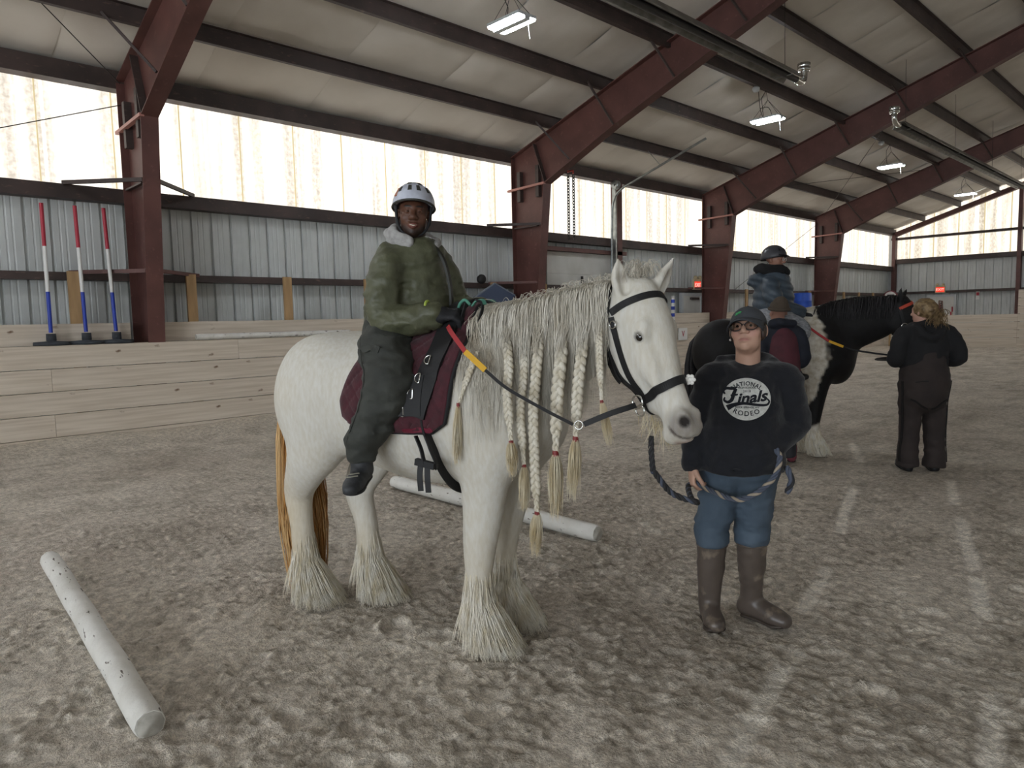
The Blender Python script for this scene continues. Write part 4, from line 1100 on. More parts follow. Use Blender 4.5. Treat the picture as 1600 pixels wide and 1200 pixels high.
def feather(parent, x, y, n, fwd=.0, m=feath_m, top=.46, wide=.135, seed=1, hoofx=.03):
    """Long hair from the cannon bone down over the hoof."""
    g = np.random.default_rng(seed); a = g.uniform(0, 2 * math.pi, n)
    z0 = np.where(g.random(n) < .78, g.uniform(.09, .27, n), .24 + (top - .24) * g.random(n) ** 1.8)
    r0 = np.interp(z0, [.05, .12, .2, .35, .5], [.070, .064, .060, .050, .055])
    cx = np.interp(z0, [.05, .12, .22, .5], [hoofx + .02, hoofx, 0, -.005]) + fwd * 0
    zend = np.clip(z0 - g.uniform(.12, .25, n), .006, None) ; zend = np.where(z0 < .26, g.uniform(.0, .05, n), zend)
    back = .5 - .5 * np.cos(a)           # 1 at the back
    rend = np.interp(zend, [0, .1, .2, .3], [wide, wide * .66, .058, .050]) * g.uniform(.78, 1.1, n)
    t = np.linspace(0, 1, 8)[None, :]
    rad = r0[:, None] + (rend - r0)[:, None] * (t ** 1.15) + .010 * np.sin(t * math.pi)
    zz = z0[:, None] + (zend - z0)[:, None] * t
    ce = cx[:, None] + (hoofx + .03 - cx)[:, None] * t * (z0 < .26)[:, None]
    tw = g.normal(0, .18, n)[:, None] * t
    # clumps
    ac = np.round(a / (2 * math.pi) * 26) / 26 * 2 * math.pi; aa = a[:, None] + (ac - a)[:, None] * t * .6 + tw
    C = np.stack([x + ce + rad * np.cos(aa) * 1.05, y + rad * np.sin(aa) * .95, zz], -1)
    strands('leg_feather', C, g.uniform(.0010, .0022, n) * (1 if n > 1000 else 2), m, parent, .3, root=.25)
for i, (x, y) in enumerate((W_RF, W_LF, W_RH, W_LH)):
    xx = x if i < 2 else (x + .0)
    feather(horse, xx + (0 if i < 2 else .0), y, 2000, seed=30 + i, wide=(.14 if i < 2 else .145), hoofx=(.045 if i < 2 else .06), top=(.42 if i < 2 else .38))
# tail
n = 800; t = np.linspace(0, 1, 10)[None, :]
a = hr.uniform(0, 6.28, n); q = np.sqrt(hr.random(n)); dx_ = np.cos(a) * q; dy_ = np.sin(a) * q; Ln = hr.uniform(.85, 1.12, n)
prof = np.interp(t[0], [0, .15, .45, .8, 1], [.02, .05, .10, .12, .09])[None, :]
px_ = np.interp(t[0], [0, .08, .2, .5, 1], [-1.12, -1.215, -1.26, -1.255, -1.23])[None, :]
Cm = np.stack([px_ + dx_[:, None] * prof * 1.0 + .008 * np.sin(t * 8 + a[:, None]), dy_[:, None] * prof * 1.25 + .008 * np.sin(t * 7 + 2 * a[:, None]), 1.33 - t * 1.17 * Ln[:, None] + .02 * np.sin(t * 3)], -1)
strands('tail', Cm, hr.uniform(.002, .0045, n), tail_m, horse, .4)

# ---- tack
leather = mat('black_leather', '101012', .65, bump=.15, bscale=160, bdist=.003)
webbing = mat('black_webbing', '1a1a1c', .8, bump=.2, bscale=200, bdist=.003)
HP = lambda *q: tuple(hp(q))
bridle = tag(empty('bridle', (2.2, 2.44, 0), math.radians(-73.1)), 'black leather bridle on the white horse head', 'bridle')
def hs(name, pts, w, th=.006, lift=.002, **k): return strap(name, [HP(*q) for q in pts], w, th, leather, bridle, HB, lift, **k)
nb = [(.10, -.09, 1.150), (.13, -.10, 1.165), (.19, -.09, 1.20), (.235, -.06, 1.233), (.26, 0, 1.255), (.25, .06, 1.25), (.19, .09, 1.22), (.12, .1, 1.17)]
hs('noseband', nb, .034, .010)
hs('browband', [(-.005, -.10, 1.515), (.045, -.095, 1.545), (.10, -.06, 1.567), (.125, 0, 1.572), (.125, .06, 1.567), (.09, .1, 1.545)], .028, .007)
hs('headpiece', [(-.035, -.11, 1.47), (-.035, -.09, 1.54), (-.03, -.05, 1.62), (-.02, 0, 1.66), (0, .05, 1.63), (.03, .09, 1.56)], .034, .007, .006)
hs('cheekpiece', [(.0, -.11, 1.50), (.018, -.12, 1.44), (.035, -.13, 1.37), (.06, -.12, 1.30), (.085, -.11, 1.23), (.108, -.10, 1.165)], .024, .007)
hs('halter_cheek', [(-.035, -.11, 1.49), (-.03, -.12, 1.40), (-.018, -.12, 1.31), (.01, -.12, 1.24), (.05, -.11, 1.18), (.092, -.09, 1.148)], .026, .007)
hs('throat_strap', [(-.030, -.12, 1.36), (-.022, -.12, 1.31), (-.012, -.12, 1.25), (.005, -.12, 1.205)], .032, .007, .010)
hs('cheekpiece', [(.05, .11, 1.52), (.085, .13, 1.40), (.12, .11, 1.25), (.15, .10, 1.19)], .024, .007)
hs('chin_strap', [(.10, -.09, 1.148), (.10, -.05, 1.11), (.105, 0, 1.095), (.12, .06, 1.11)], .02, .006)
nrm = Vector(hp((0, -1, 0))) - Vector(hp((0, 0, 0)))
for c, r, t in (((.112, -.086, 1.163), .026, .004), ((.125, -.085, 1.128), .022, .004)):
    ring('bit_ring', HP(*c), r, t, chrome, bridle, nrm)
for c in ((-.026, -.122, 1.395), (.02, -.128, 1.47), (-.03, -.12, 1.475)): ring('buckle', HP(*c), .015, .0028, chrome, bridle, nrm)
MB().lathe([(0, 0), (.015, .002), (.017, .005), (.014, .007), (0, .008)], (0, 0, 0), 14, axis='Y').build('flower_concho', mat('white_flower', 'eceae4', .5), bridle, HP(.258, .052, 1.250))
for k in range(6):
    a = k * math.pi / 3
    MB().lathe([(0, -.006), (.008, -.003), (.009, 0), (.008, .003), (0, .006)], (math.cos(a) * .014, -.006, math.sin(a) * .014), 8, axis='Y').build('petal', mat('white_flower', 'eceae4', .5), bridle, HP(.258, .060, 1.250))
# saddle pad draped over the back
pad_m = mat('maroon_quilt', '46131f', .85, var='380f19', vscale=30, bump=.3, bscale=120, bdist=.004, sheen=.2)
pad = tag(empty('saddle_pad', (2.2, 2.44, 0), math.radians(-73.1)), 'maroon diamond-quilted saddle pad with black binding under the rider', 'saddle pad')
def drape(s, th, lift):
    o = Vector((s, -math.sin(th) * 1.0, 1.14 + math.cos(th) * 1.0)); c = Vector((s, 0, 1.14))
    loc, nor, _, _ = HB.ray_cast(o, (c - o).normalized(), 2.0)
    return loc + nor * lift
def pad_range(th):
    a = abs(math.degrees(th))
    return np.interp(a, [0, 40, 70, 90, 103, 110], [-.52, -.52, -.58, -.615, -.60, -.52]), np.interp(a, [0, 40, 70, 90, 103, 110], [-.02, .02, -.0, -.01, -.03, -.10])
TH = np.radians(np.linspace(-110, 110, 151)); NS = 61; G = []; edge = {'a': [], 'b': []}
for th in TH:
    a, b = pad_range(th); row = []
    for i in range(NS):
        s = a + (b - a) * i / (NS - 1); arc = th * .36
        q1 = abs(((s * 1.25 + arc) / .105) % 1 - .5) * 2; q2 = abs(((s * 1.25 - arc) / .105) % 1 - .5) * 2
        puff = (1 - max(q1, q2) ** 9) * .009
        if i in (0, 1, NS - 2, NS - 1) or abs(th) > math.radians(108): puff = 0
        row.append(drape(s, th, .014 + puff))
    G.append(row)
V = [v for r_ in G for v in r_]; n0 = len(V)
F = [(r_ * NS + i, (r_ + 1) * NS + i, (r_ + 1) * NS + i + 1, r_ * NS + i + 1) for r_ in range(len(TH) - 1) for i in range(NS - 1)]
padme = MB().add(V, F, True).mesh('quilt'); padme.materials.append(pad_m)
po = obj('quilt', padme, None, pad); md = po.modifiers.new('thickness', 'SOLIDIFY'); md.thickness = .016; md.offset = 1.0
loop = [G[r_][0] for r_ in range(len(TH))] + G[-1][1:] + [G[r_][-1] for r_ in range(len(TH) - 2, -1, -1)] + G[0][-2::-1]
MB().tube([v + Vector((0, 0, 0)) for v in loop], .0115, 6, cap=False).build('binding', webbing, pad)
PB = BVHTree.FromPolygons([tuple(v) for v in V], F)
strap('pull_tab', [(-.22, -.40, 1.005), (-.14, -.40, 1.003), (-.06, -.40, 1.005)], .022, .005, mat('maroon_tab', '6d1a30', .7), pad, PB, .012)
# vaulting surcingle with rings and grab handles
sur = tag(empty('surcingle', (2.2, 2.44, 0), math.radians(-73.1)), 'black leather surcingle with metal rings over the maroon pad', 'surcingle')
strap('leather_band', [tuple(drape(np.interp(abs(d_), [0, 50, 80, 104], [-.10, -.09, -.13, -.175]), math.radians(d_), .03)) for d_ in range(98, -99, -7)], .105, .014, leather, sur, HB, .036)
strap('band_panel', [tuple(drape(-.195, math.radians(d_), .03)) for d_ in (98, 90, 80, 70)], .13, .012, leather, sur, HB, .044)
for d_, s in ((58, -.125), (72, -.15), (83, -.175), (95, -.215)):
    c = drape(s, math.radians(d_), .055); n_ = Vector((0, -math.sin(math.radians(d_)), math.cos(math.radians(d_))))
    ring('d_ring', c, .021, .0035, chrome, sur, n_, dshape=True)
for sy in (-1, 1):
    pts = [(-.075, .10 * sy, 1.49), (-.085, .115 * sy, 1.56), (-.05, .12 * sy, 1.592), (-.02, .12 * sy, 1.57)]
    MB().tube(crom(pts, 6), .0075, 8).build('grab_handle', mat('mint_webbing', '4c8472', .7), sur)
strap('loose_loop', [(-.03, -.14, 1.575), (-.035, -.17, 1.503), (-.02, -.19, 1.435), (.009, -.195, 1.405), (.040, -.19, 1.445), (.058, -.16, 1.52), (.05, -.13, 1.575), (.01, -.12, 1.588)], .018, .005, webbing, sur)
strap('mint_grip', [(.062, -.13, 1.57), (.045, -.12, 1.588), (.012, -.115, 1.588), (-.015, -.11, 1.565)], .018, .006, mat('mint_webbing', '4c8472', .7), sur)
# girth: from under the pad round the belly, two strap ends hanging
gi = tag(empty('girth', (2.2, 2.44, 0), math.radians(-73.1)), 'black girth strap buckled below the saddle pad with two hanging ends', 'girth')
strap('girth_band', [tuple(drape(np.interp(d_, [104, 125, 180, 256], [-.13, -.10, -.10, -.13]), math.radians(d_), .012)) for d_ in range(100, 262, 8)], .06, .010, webbing, gi, updir=None)
strap('billet', [(-.155, -.375, 1.01), (-.125, -.38, .955), (-.105, -.385, .90), (-.09, -.37, .87)], .022, .006, leather, gi)
strap('billet', [(-.10, -.375, 1.01), (-.075, -.375, .95), (-.055, -.37, .90), (-.06, -.36, .87)], .022, .006, leather, gi)
strap('strap_end', [(-.125, -.385, .895), (-.125, -.395, .84), (-.122, -.395, .775)], .024, .006, leather, gi, updir=(.3, -.95, 0))
strap('strap_end', [(-.09, -.385, .895), (-.085, -.395, .84), (-.082, -.395, .772)], .024, .006, leather, gi, updir=(.3, -.95, 0))
MB().obox((-.15, -.385, .90), (-.055, -.38, .885), .012, .014).build('keeper', leather, gi)
# ================================================================== PEOPLE
def unit(v): v = np.array(v, float); return v / np.linalg.norm(v)
def head_axes(fwd, tilt=0.0):
    """Columns: right, forward, up of a head looking along fwd; tilt rolls it to its right."""
    f = unit(fwd); r = unit(np.cross(f, (0, 0, 1))); u = np.cross(r, f)
    c, s = math.cos(tilt), math.sin(tilt); return np.stack([r * c - u * s, f, u * c + r * s], 1)
def head(f, c, R, sc=1.0, k=.02, smile=0.0, fat=1.0, lip=1.0, nose=1.0):
    c = np.array(c, float); L = lambda x, y, z: c + R @ (np.array([x * fat, y, z]) * sc)
    E = lambda p, r, k=.02, op='add': f.ell(L(*p), np.array(r) * sc * np.array([fat, 1, 1]), k * sc, R, op)
    T = lambda ps, r, k=.01, op='add', sd=2: f.tube([L(*p) for p in ps], np.array(r) * sc, None, R[:, sd], k * sc, op=op)
    E((0, -.012, .035), (.076, .096, .086), .03); E((0, .028, -.030), (.063, .062, .086), .03); E((0, .034, -.078), (.050, .050, .038), .03)
    E((0, .076, -.100), (.022, .018, .017), .02); E((0, .078, .030), (.048, .017, .014), .02)
    for s in (-1, 1):
        E((.042 * s, .060, -.026), (.025, .023, .026), .02)
        E((.031 * s, .096, .006), (.019, .015, .012), .01, 'sub')
        E((.031 * s, .0785, .006), (.017, .0150, .0130), .006)          # lids over the eyeball
        E((.031 * s, .0935, .0045), (.0125, .0075, .0036), .002, 'sub')   # the open slit
        E((.080 * s, -.008, -.008), (.010, .019, .032), .008)
        E((.080 * s, .002, -.006), (.007, .008, .016), .006, 'sub')
    T([(0, .086, .024), (0, .098, -.002), (0, .111, -.024)], np.array([.010, .0125, .0165]) * nose, .012, sd=0)
    for s in (-1, 1): E((.0165 * s, .099, -.029), np.array((.0105, .012, .0095)) * nose, .008)
    T([(-.026, .086, -.062 + smile), (-.010, .099, -.060), (.010, .099, -.060), (.026, .086, -.062 + smile)], np.array([.005, .0085, .0085, .005]) * lip, .008)
    T([(-.022, .088, -.069 + smile), (0, .098, -.074), (.022, .088, -.069 + smile)], np.array([.005, .009, .005]) * lip, .008)
    T([(-.027, .092, -.065 + smile), (0, .106, -.0665), (.027, .092, -.065 + smile)], .003, .003, 'sub')
    return L
def hand(f, w, d, n, curl=(.5, .7, .6), mir=1, sc=1.0, grow=0.0, k=.008, spread=0.0):
    """Palm and five fingers: w wrist, d along the hand, n the way the fingers close."""
    w = np.array(w, float); d = unit(d); n = unit(np.array(n) - d * (np.array(n) @ d)); u = np.cross(d, n) * mir
    P = lambda a, b, c: w + (d * a + u * b + n * c) * sc
    f.tube([P(-.01, 0, 0), P(.03, 0, 0), P(.085, 0, .002)], np.array([.027, .034, .040]) * sc, np.array([.022, .017, .013]) * sc, u, k, grow=grow)
    for b, ln, r in ((-.031, .062, .0075), (-.0105, .072, .0085), (.0105, .078, .0088), (.031, .070, .0085)):
        q = P(.082, b, .003); pts = [q]; a = 0.0
        for part, cu in zip((.42, .32, .26), curl):
            a += cu; q = q + (d * math.cos(a) + n * math.sin(a) + u * spread * b * 8) * ln * part * sc; pts.append(q)
        f.tube(pts, np.array([r, r, r * .92, r * .8]) * sc, None, u, k * .5, m=3, grow=grow)
    f.tube([P(.018, .026, .006), P(.05, .045, .018), P(.075, .046, .036), P(.092, .034, .048)], np.array([.013, .011, .0095, .0075]) * sc, None, n, k, m=3, grow=grow)
def folds(amp, sx, sy, sz, seed, amp2=0.0):
    def fn(x, y, z):
        a = noise3(x * sx, y * sy, z * sz, seed); r = np.abs(2 * a - 1)
        b = noise3(x * sx * 2.3 + 5, y * sy * 2.3, z * sz * 2.3, seed + 1)
        return amp * (r - .45) + (amp2 or amp * .4) * (b - .5)
    return fn
def skinned(name, f, m, parent, smooth=1, color=None):
    V, F = f.skin(smooth); me = mesh_np(name, V, F)
    if color is not None: set_col(me, color(V))
    o = obj(name, me, m, parent); return o, V, F
def bvh_of(V, F): return BVHTree.FromPolygons([tuple(v) for v in V], [tuple(q) for q in F])
def paint_face(c, R, sc, skin, lip, brow, beard=None, flush=None, lw=1.0):
    c = np.array(c, float)
    def fn(V):
        q = (V - c) @ R / sc; x, y, z = np.abs(q[:, 0]), q[:, 1], q[:, 2]
        base = np.tile(np.array(lin(skin)), (len(V), 1))
        def over(col, w):
            nonlocal base
            w = np.clip(w, 0, 1)[:, None]; base = base * (1 - w) + np.array(lin(col)) * w
        if flush: over(flush, np.clip(1.3 - np.hypot((x - .042) / .028, (z + .032) / .026), 0, 1) * (y > .03) * .6)
        over(lip, np.clip(1.35 - np.hypot(x / .026, (z + .067) / (.0125 * lw)), 0, 1) * 2.2 * (y > .07) * .75)
        over(brow, np.clip(1.25 - np.hypot((x - .031) / .021, (z - .033 + .1 * np.abs(x - .031)) / .0055), 0, 1) * 2.5 * (y > .05) * .8)
        if beard: over(beard, np.clip((-.052 - z) / .02, 0, 1) * np.clip((y + .03) / .04, 0, 1) * np.clip(np.hypot(x / .026, (z + .067) / .014) - .9, 0, 1) * .85)
        return base
    return fn
def eyes(parent, L, sc, iris='3a2415', r=.0122):
    wm = mat('eye_white', 'b5ada6', .25); im = mat('eye_iris_' + iris, iris, .15)
    for s in (-1, 1):
        p = L(.031 * s, .0785, .005)
        sph = [(0, -r * sc)] + [(r * sc * math.cos(a), r * sc * math.sin(a)) for a in np.linspace(-1.3, 1.3, 7)] + [(0, r * sc)]
        e = MB().lathe(sph, tuple(p), 12).build('eyeball', wm, parent)
        p2 = L(.031 * s, .0785 + r * .62, .005); rr = r * .62
        MB().lathe([(0, -rr * sc)] + [(rr * sc * math.cos(a), rr * sc * math.sin(a)) for a in np.linspace(-1.3, 1.3, 7)] + [(0, rr * sc)], tuple(p2), 10).build('iris', im, e)

# ------------------------------------------------------------------ rider on the white horse
rider = empty('person', (2.2, 2.44, 0), math.radians(-73.1))
tag(rider, 'smiling man in an olive jacket and white helmet riding the white horse', 'person')
rc = np.array([-.372, -.045, 2.008]); RR = head_axes((.60, -.80, -.05), tilt=-.06)
hipR, kneR, ankR = (-.455, -.15, 1.455), (-.295, -.365, 1.235), (-.425, -.415, .945)
hipL, kneL, ankL = (-.42, .15, 1.455), (-.20, .365, 1.235), (-.36, .415, .935)
shR, elR, wrR = (-.43, -.165, 1.755), (-.405, -.245, 1.525), (-.165, -.205, 1.525)
shL, elL, wrL = (-.36, .125, 1.775), (-.30, .165, 1.565), (-.105, .085, 1.555)
SD = unit((-.25, 1, 0))
b = Field((-.85, -.75, .70), (.15, .6, 2.2), .015, fine=[(rc, .120, .0034)])
b.tube([(-.44, 0, 1.55), (-.43, 0, 1.68), (-.40, -.015, 1.80), (-.38, -.03, 1.86)], [.14, .14, .12, .05], [.12, .12, .09, .05], SD, k=.05)
for A in ((hipR, kneR, ankR), (hipL, kneL, ankL)): b.tube(A, [.09, .06, .04], None, k=.04)
for A in ((shR, elR, wrR), (shL, elL, wrL)): b.tube(A, [.045, .04, .03], None, k=.03)
b.tube([(-.39, -.03, 1.84), (-.38, -.04, 1.93)], [.062, .058], None, k=.03)
LR = head(b, rc, RR, .89, smile=.007)
skinned('body', b, mat('dark_skin', 'ffffff', .5, attr='Col', bump=.05, bscale=90, spec=.4), rider, 1, paint_face(rc, RR, .89, '5a3a2b', '6d3f37', '17110e', beard='1d1512'))
eyes(rider, LR, .89)
MB().tube([LR(-.017, .095, -.0645 + .004), LR(0, .103, -.0665), LR(.017, .095, -.0645 + .004)], .0042, 6).build('teeth', mat('teeth', 'd6cbb9', .4), rider)
# jacket
olive = mat('olive_nylon', '555742', .5, var='4a4c39', vscale=14, bump=.4, bscale=30, bdist=.012, spec=.45)
j = Field((-.85, -.62, 1.32), (.12, .5, 2.02), .0078)
j.tube([(-.455, 0, 1.50), (-.445, 0, 1.58), (-.43, 0, 1.68), (-.405, -.012, 1.78), (-.39, -.02, 1.855)], [.205, .200, .178, .150, .085], [.210, .205, .175, .140, .08], SD, k=.04)
j.tube([(-.42, -.10, 1.80), shR, (-.43, -.225, 1.64), elR, (-.28, -.235, 1.512), wrR], [.068, .076, .076, .075, .068, .054], None, k=.022)
j.tube([(-.37, .08, 1.82), shL, (-.32, .16, 1.68), elL, (-.20, .12, 1.555), wrL], [.066, .070, .068, .066, .060, .050], None, k=.022)
j.tube([(-.49, .10, 1.835), (-.515, -.03, 1.845), (-.48, -.14, 1.835)], [.035, .045, .035], [.045, .05, .04], k=.03)      # hood roll
j.tube([(-.43, -.115, 1.845), (-.36, -.09, 1.845), (-.30, -.03, 1.825), (-.30, .05, 1.83)], [.02, .02, .02, .02], [.026, .026, .026, .026], k=.02)     # collar
j.half((0, 0, 1.405), (0, 0, -1))
j.push(folds(.020, 7, 7, 15, 71, .010)); j.push(folds(.009, 15, 15, 30, 74)); j.push(folds(.005, 34, 34, 50, 77))
skinned('jacket', j, olive, rider, 1)
jz = mat('dark_zip', '22231d', .5)
# fleece hood and lining
fl = Field((-.70, -.30, 1.78), (-.15, .3, 2.08), .008)
fl.tube([(-.345, -.115, 1.868), (-.43, -.12, 1.895), (-.485, -.06, 1.925), (-.485, .02, 1.925), (-.41, .08, 1.90), (-.325, .065, 1.875), (-.29, .01, 1.855)], [.016, .024, .031, .031, .026, .02, .016], [.028, .04, .05, .05, .04, .03, .025], k=.02)
fl.push(folds(.006, 22, 22, 22, 80))
skinned('fleece_hood', fl, mat('grey_fleece', 'aaa8a6', .95, var='8e8c8a', vscale=40, bump=.5, bscale=140, bdist=.006), rider, 1)
# trousers
tr = Field((-.80, -.62, .84), (.1, .62, 1.66), .009)
tr.tube([(-.45, -.12, 1.48), (-.45, 0, 1.48), (-.45, .12, 1.48)], .12, None, (0, 0, 1), k=.05)
for H_, K_, A_ in ((hipR, kneR, ankR), (hipL, kneL, ankL)):
    H_, K_, A_ = map(np.array, (H_, K_, A_)); s = np.sign(H_[1])
    tr.tube([H_, H_ * .55 + K_ * .45 + (0, .02 * s, .0), K_ + (0, 0, .0), K_ * .5 + A_ * .5 + (.005, 0, 0), A_ + (0, 0, .0)], [.118, .120, .108, .094, .076], None, k=.03)
tr.half((0, 0, .925), (0.1, 0, -1)); 
tr.push(folds(.022, 7, 7, 17, 90, .009)); tr.push(folds(.010, 16, 16, 32, 93)); tr.push(folds(.004, 40, 40, 60, 96))
_, TV, TF = skinned('trousers', tr, mat('charcoal_trousers', '3b3d38', .8, var='2f312d', vscale=10, bump=.3, bscale=90, bdist=.004), rider, 1)
TB = bvh_of(TV, TF)
strap('side_seam', [(-.50, -.36, 1.46), (-.43, -.46, 1.36), (-.36, -.50, 1.26), (-.40, -.52, 1.12), (-.45, -.52, .97)], .006, .002, mat('seam_dark', '2b2d29', .8), rider, TB, .0)
strap('pocket_flap', [(-.42, -.46, 1.39), (-.36, -.44, 1.40), (-.30, -.43, 1.38)], .03, .005, mat('charcoal_trousers', '3b3d38', .8), rider, TB, .0)
# boots
boot_m = mat('grey_boot', '3a3c40', .6, var='26282b', vscale=18, contrast=(.42, .58)); sole_m = mat('boot_sole', '1d1d1e', .7); lace_m = mat('boot_lace', '8d8a7c', .7)
def boot(parent, A, toe, m, ms, up=.095, r=.052):
    A = np.array(A, float); t = np.array(toe, float); heel = A + (A - t) * .15 + (0, 0, -.095)
    f = Field(np.minimum(A, t) - .17, np.maximum(A, t) + .17, .0075)
    f.tube([A + (0, 0, up), A, heel + (t - heel) * .12 + (0, 0, .02)], [r, r * 1.0, r * .9], None, k=.02)
    f.tube([heel, heel + (t - heel) * .35, heel + (t - heel) * .75, t], [.038, .042, .048, .036], [.040, .040, .036, .028], unit(np.cross(t - heel, (0, 0, 1))), k=.03)
    o, V, F = skinned('boot', f, m, parent, 1)
    s = Field(np.minimum(A, t) - .17, np.maximum(A, t) + .17, .008); dn = unit(np.cross(np.cross(t - heel, (0, 0, 1)), t - heel)) * -1
    dn = dn if dn[2] < 0 else -dn
    s.tube([heel + dn * .030, heel + (t - heel) * .4 + dn * .030, heel + (t - heel) * .78 + dn * .026, t + dn * .018], [.042, .042, .050, .038], [.016, .014, .014, .013], unit(np.cross(t - heel, (0, 0, 1))), k=.01)
    skinned('sole', s, ms, o, 1)
    return o, bvh_of(V, F), heel, t
for A_, toe in ((np.array(ankR) + (-.005, 0, -.03), (-.375, -.555, .792)), (np.array(ankL) + (0, 0, -.03), (-.22, .53, .80))):
    o, BB, hl, t_ = boot(rider, A_, toe, boot_m, sole_m)
    for k in range(5):
        p = A_ + (t_ - A_) * (.05 + .13 * k); side_ = unit(np.cross(t_ - hl, (0, 0, 1)))
        if A_[1] < 0: strap('lace', [p + side_ * .04 + (0, -.03, .02), p + (0, -.06, .05), p - side_ * .04 + (0, -.03, .02)], .005, .004, lace_m, o, BB, 0, sub=4)
# gloves on the handles
gv = mat('black_glove', '15161a', .75, bump=.3, bscale=60)
for w_, d_, n_, mr in ((wrR, (.9, .25, .05), (.1, .6, -1), 1), (wrL, (.8, -.3, .1), (.1, -.4, -1), -1)):
    g = Field(np.array(w_) - .16, np.array(w_) + .2, .0055)
    hand(g, np.array(w_) + unit(d_) * .015, d_, n_, (.7, .9, .7), mr, 1.08, .004)
    g.tube([np.array(w_) - unit(d_) * .05, np.array(w_) + unit(d_) * .03], [.052, .042], None, k=.02)
    g.push(folds(.004, 30, 30, 30, 95))
    skinned('glove', g, gv, rider, 1)
ring('wristwatch', np.array(wrR) - unit((.9, .25, .05)) * .022 + (0, -.0, .03), .036, .007, mat('lime_band', '9fb24a', .5), rider, (.9, .25, .05))
# helmet
def helmet(parent, L, R, c, sc, shell, trim, vents=True, tiltx=.0, rad=(.112, .140, .122), peak=False, drop=0.0):
    c = np.array(c, float); Vv = []; nA, nB = 40, 14; off = np.array([0, -.012, .042 - drop])
    for jj in range(nB + 1):
        for i in range(nA):
            a = 2 * math.pi * i / nA; front = math.sin(a)
            low = -.10 + .26 * (front > 0) * front - .25 * max(0, -front)         # lower rim: higher over the brow, lower at the nape
            ph = low + (math.pi / 2 - low) * jj / nB
            q = np.array([rad[0] * math.cos(a) * math.cos(ph), rad[1] * math.sin(a) * math.cos(ph), rad[2] * math.sin(ph)])
            Vv.append(c + R @ ((q + off) * sc))
    F = [(jj * nA + i, jj * nA + (i + 1) % nA, (jj + 1) * nA + (i + 1) % nA, (jj + 1) * nA + i) for jj in range(nB) for i in range(nA)]
    hm = MB().add(Vv, F, True).build('helmet', shell, parent); md = hm.modifiers.new('thickness', 'SOLIDIFY'); md.thickness = .016 * sc; md.offset = -1
    MB().tube([Vv[i % nA] for i in range(nA + 1)], .006 * sc, 6, cap=False).build('rim', trim, hm)
    if vents:
        for (a, ph, w, h) in ((75, 42, .010, .018), (105, 42, .010, .018), (60, 64, .012, .010), (120, 62, .010, .012), (140, 38, .009, .016), (40, 38, .009, .016)):
            a, ph = math.radians(a), math.radians(ph); e = 1.01
            q = np.array([rad[0] * math.cos(a) * math.cos(ph), rad[1] * math.sin(a) * math.cos(ph), rad[2] * math.sin(ph)]) * e + off
            nn = R @ unit(q - off); p = c + R @ (q * sc); up_ = unit(np.cross(np.cross(nn, (0, 0, 1)), nn)); sd_ = np.cross(nn, up_)
            quad = [p + sd_ * w * x + up_ * h * y for x, y in ((-1, -.8), (1, -.8), (.7, 1), (-.7, 1))]
            MB().prism(quad, nn * -.006).build('vent', trim, hm)
    if peak:
        pts = []; nn = 12
        for i in range(nn + 1):
            a = math.radians(35 + 110 * i / nn)
            for e in (1.0, 1.22):
                pts.append(c + R @ ((np.array([rad[0] * math.cos(a) * .98 * e, rad[1] * math.sin(a) * .98 * e, rad[2] * (.26 - .12 * (e - 1) * 4)]) + off) * sc))
        MB().add(pts, [(2 * i, 2 * i + 1, 2 * i + 3, 2 * i + 2) for i in range(nn)], True).build('peak', trim, hm)
    return hm
blk = mat('black_strap', '17171a', .7)
hmt = helmet(rider, LR, RR, rc, .90, mat('white_helmet', 'c3c7d4', .35, var='b3b7c4', vscale=30), mat('helmet_rim', '33322c', .6))
pad_in = Field(rc - .16, rc + .17, .010)
pad_in.ell(rc + RR @ np.array([0, -.011, .040]), (.090, .112, .097), R=RR)
pad_in.half(rc + RR @ np.array([0, 0, .052]), -(RR[:, 2])); 
skinned('helmet_padding', pad_in, blk, rider, 1)
for s in (-1, 1):
    MB().tube(crom([LR(.092 * s, .03, .04), LR(.086 * s, .035, -.03), LR(.06 * s, .05, -.095), LR(0, .062, -.125)], 5), .007, 6).build('chin_strap', blk, rider)
    MB().tube(crom([LR(.09 * s, -.06, .03), LR(.088 * s, .0, -.04), LR(.075 * s, .04, -.07)], 5), .007, 6).build('chin_strap', blk, rider)
_a, _p = math.radians(28), math.radians(30); _q = np.array([.112 * math.cos(_a) * math.cos(_p), .140 * math.sin(_a) * math.cos(_p), .122 * math.sin(_p)]); _n = RR @ unit(_q); _c = rc + RR @ ((_q * 1.01 + np.array([0, -.012, .042])) * .90)
_u = unit(np.cross(np.cross(_n, (0, 0, 1)), _n)); _s = np.cross(_n, _u)
MB().prism([_c + _s * .009 * x_ + _u * .022 * y_ for x_, y_ in ((-1, -1), (1, -1), (.6, 1), (-.6, 1))], _n * -.004).build('sticker', mat('orange_sticker', 'a86a4a', .5), hmt)
# jacket front zip
strap('zip', [(-.285, -.0, 1.855), (-.235, .0, 1.78), (-.215, .01, 1.68), (-.215, .02, 1.58), (-.235, .02, 1.47)], .02, .012, jz, rider)

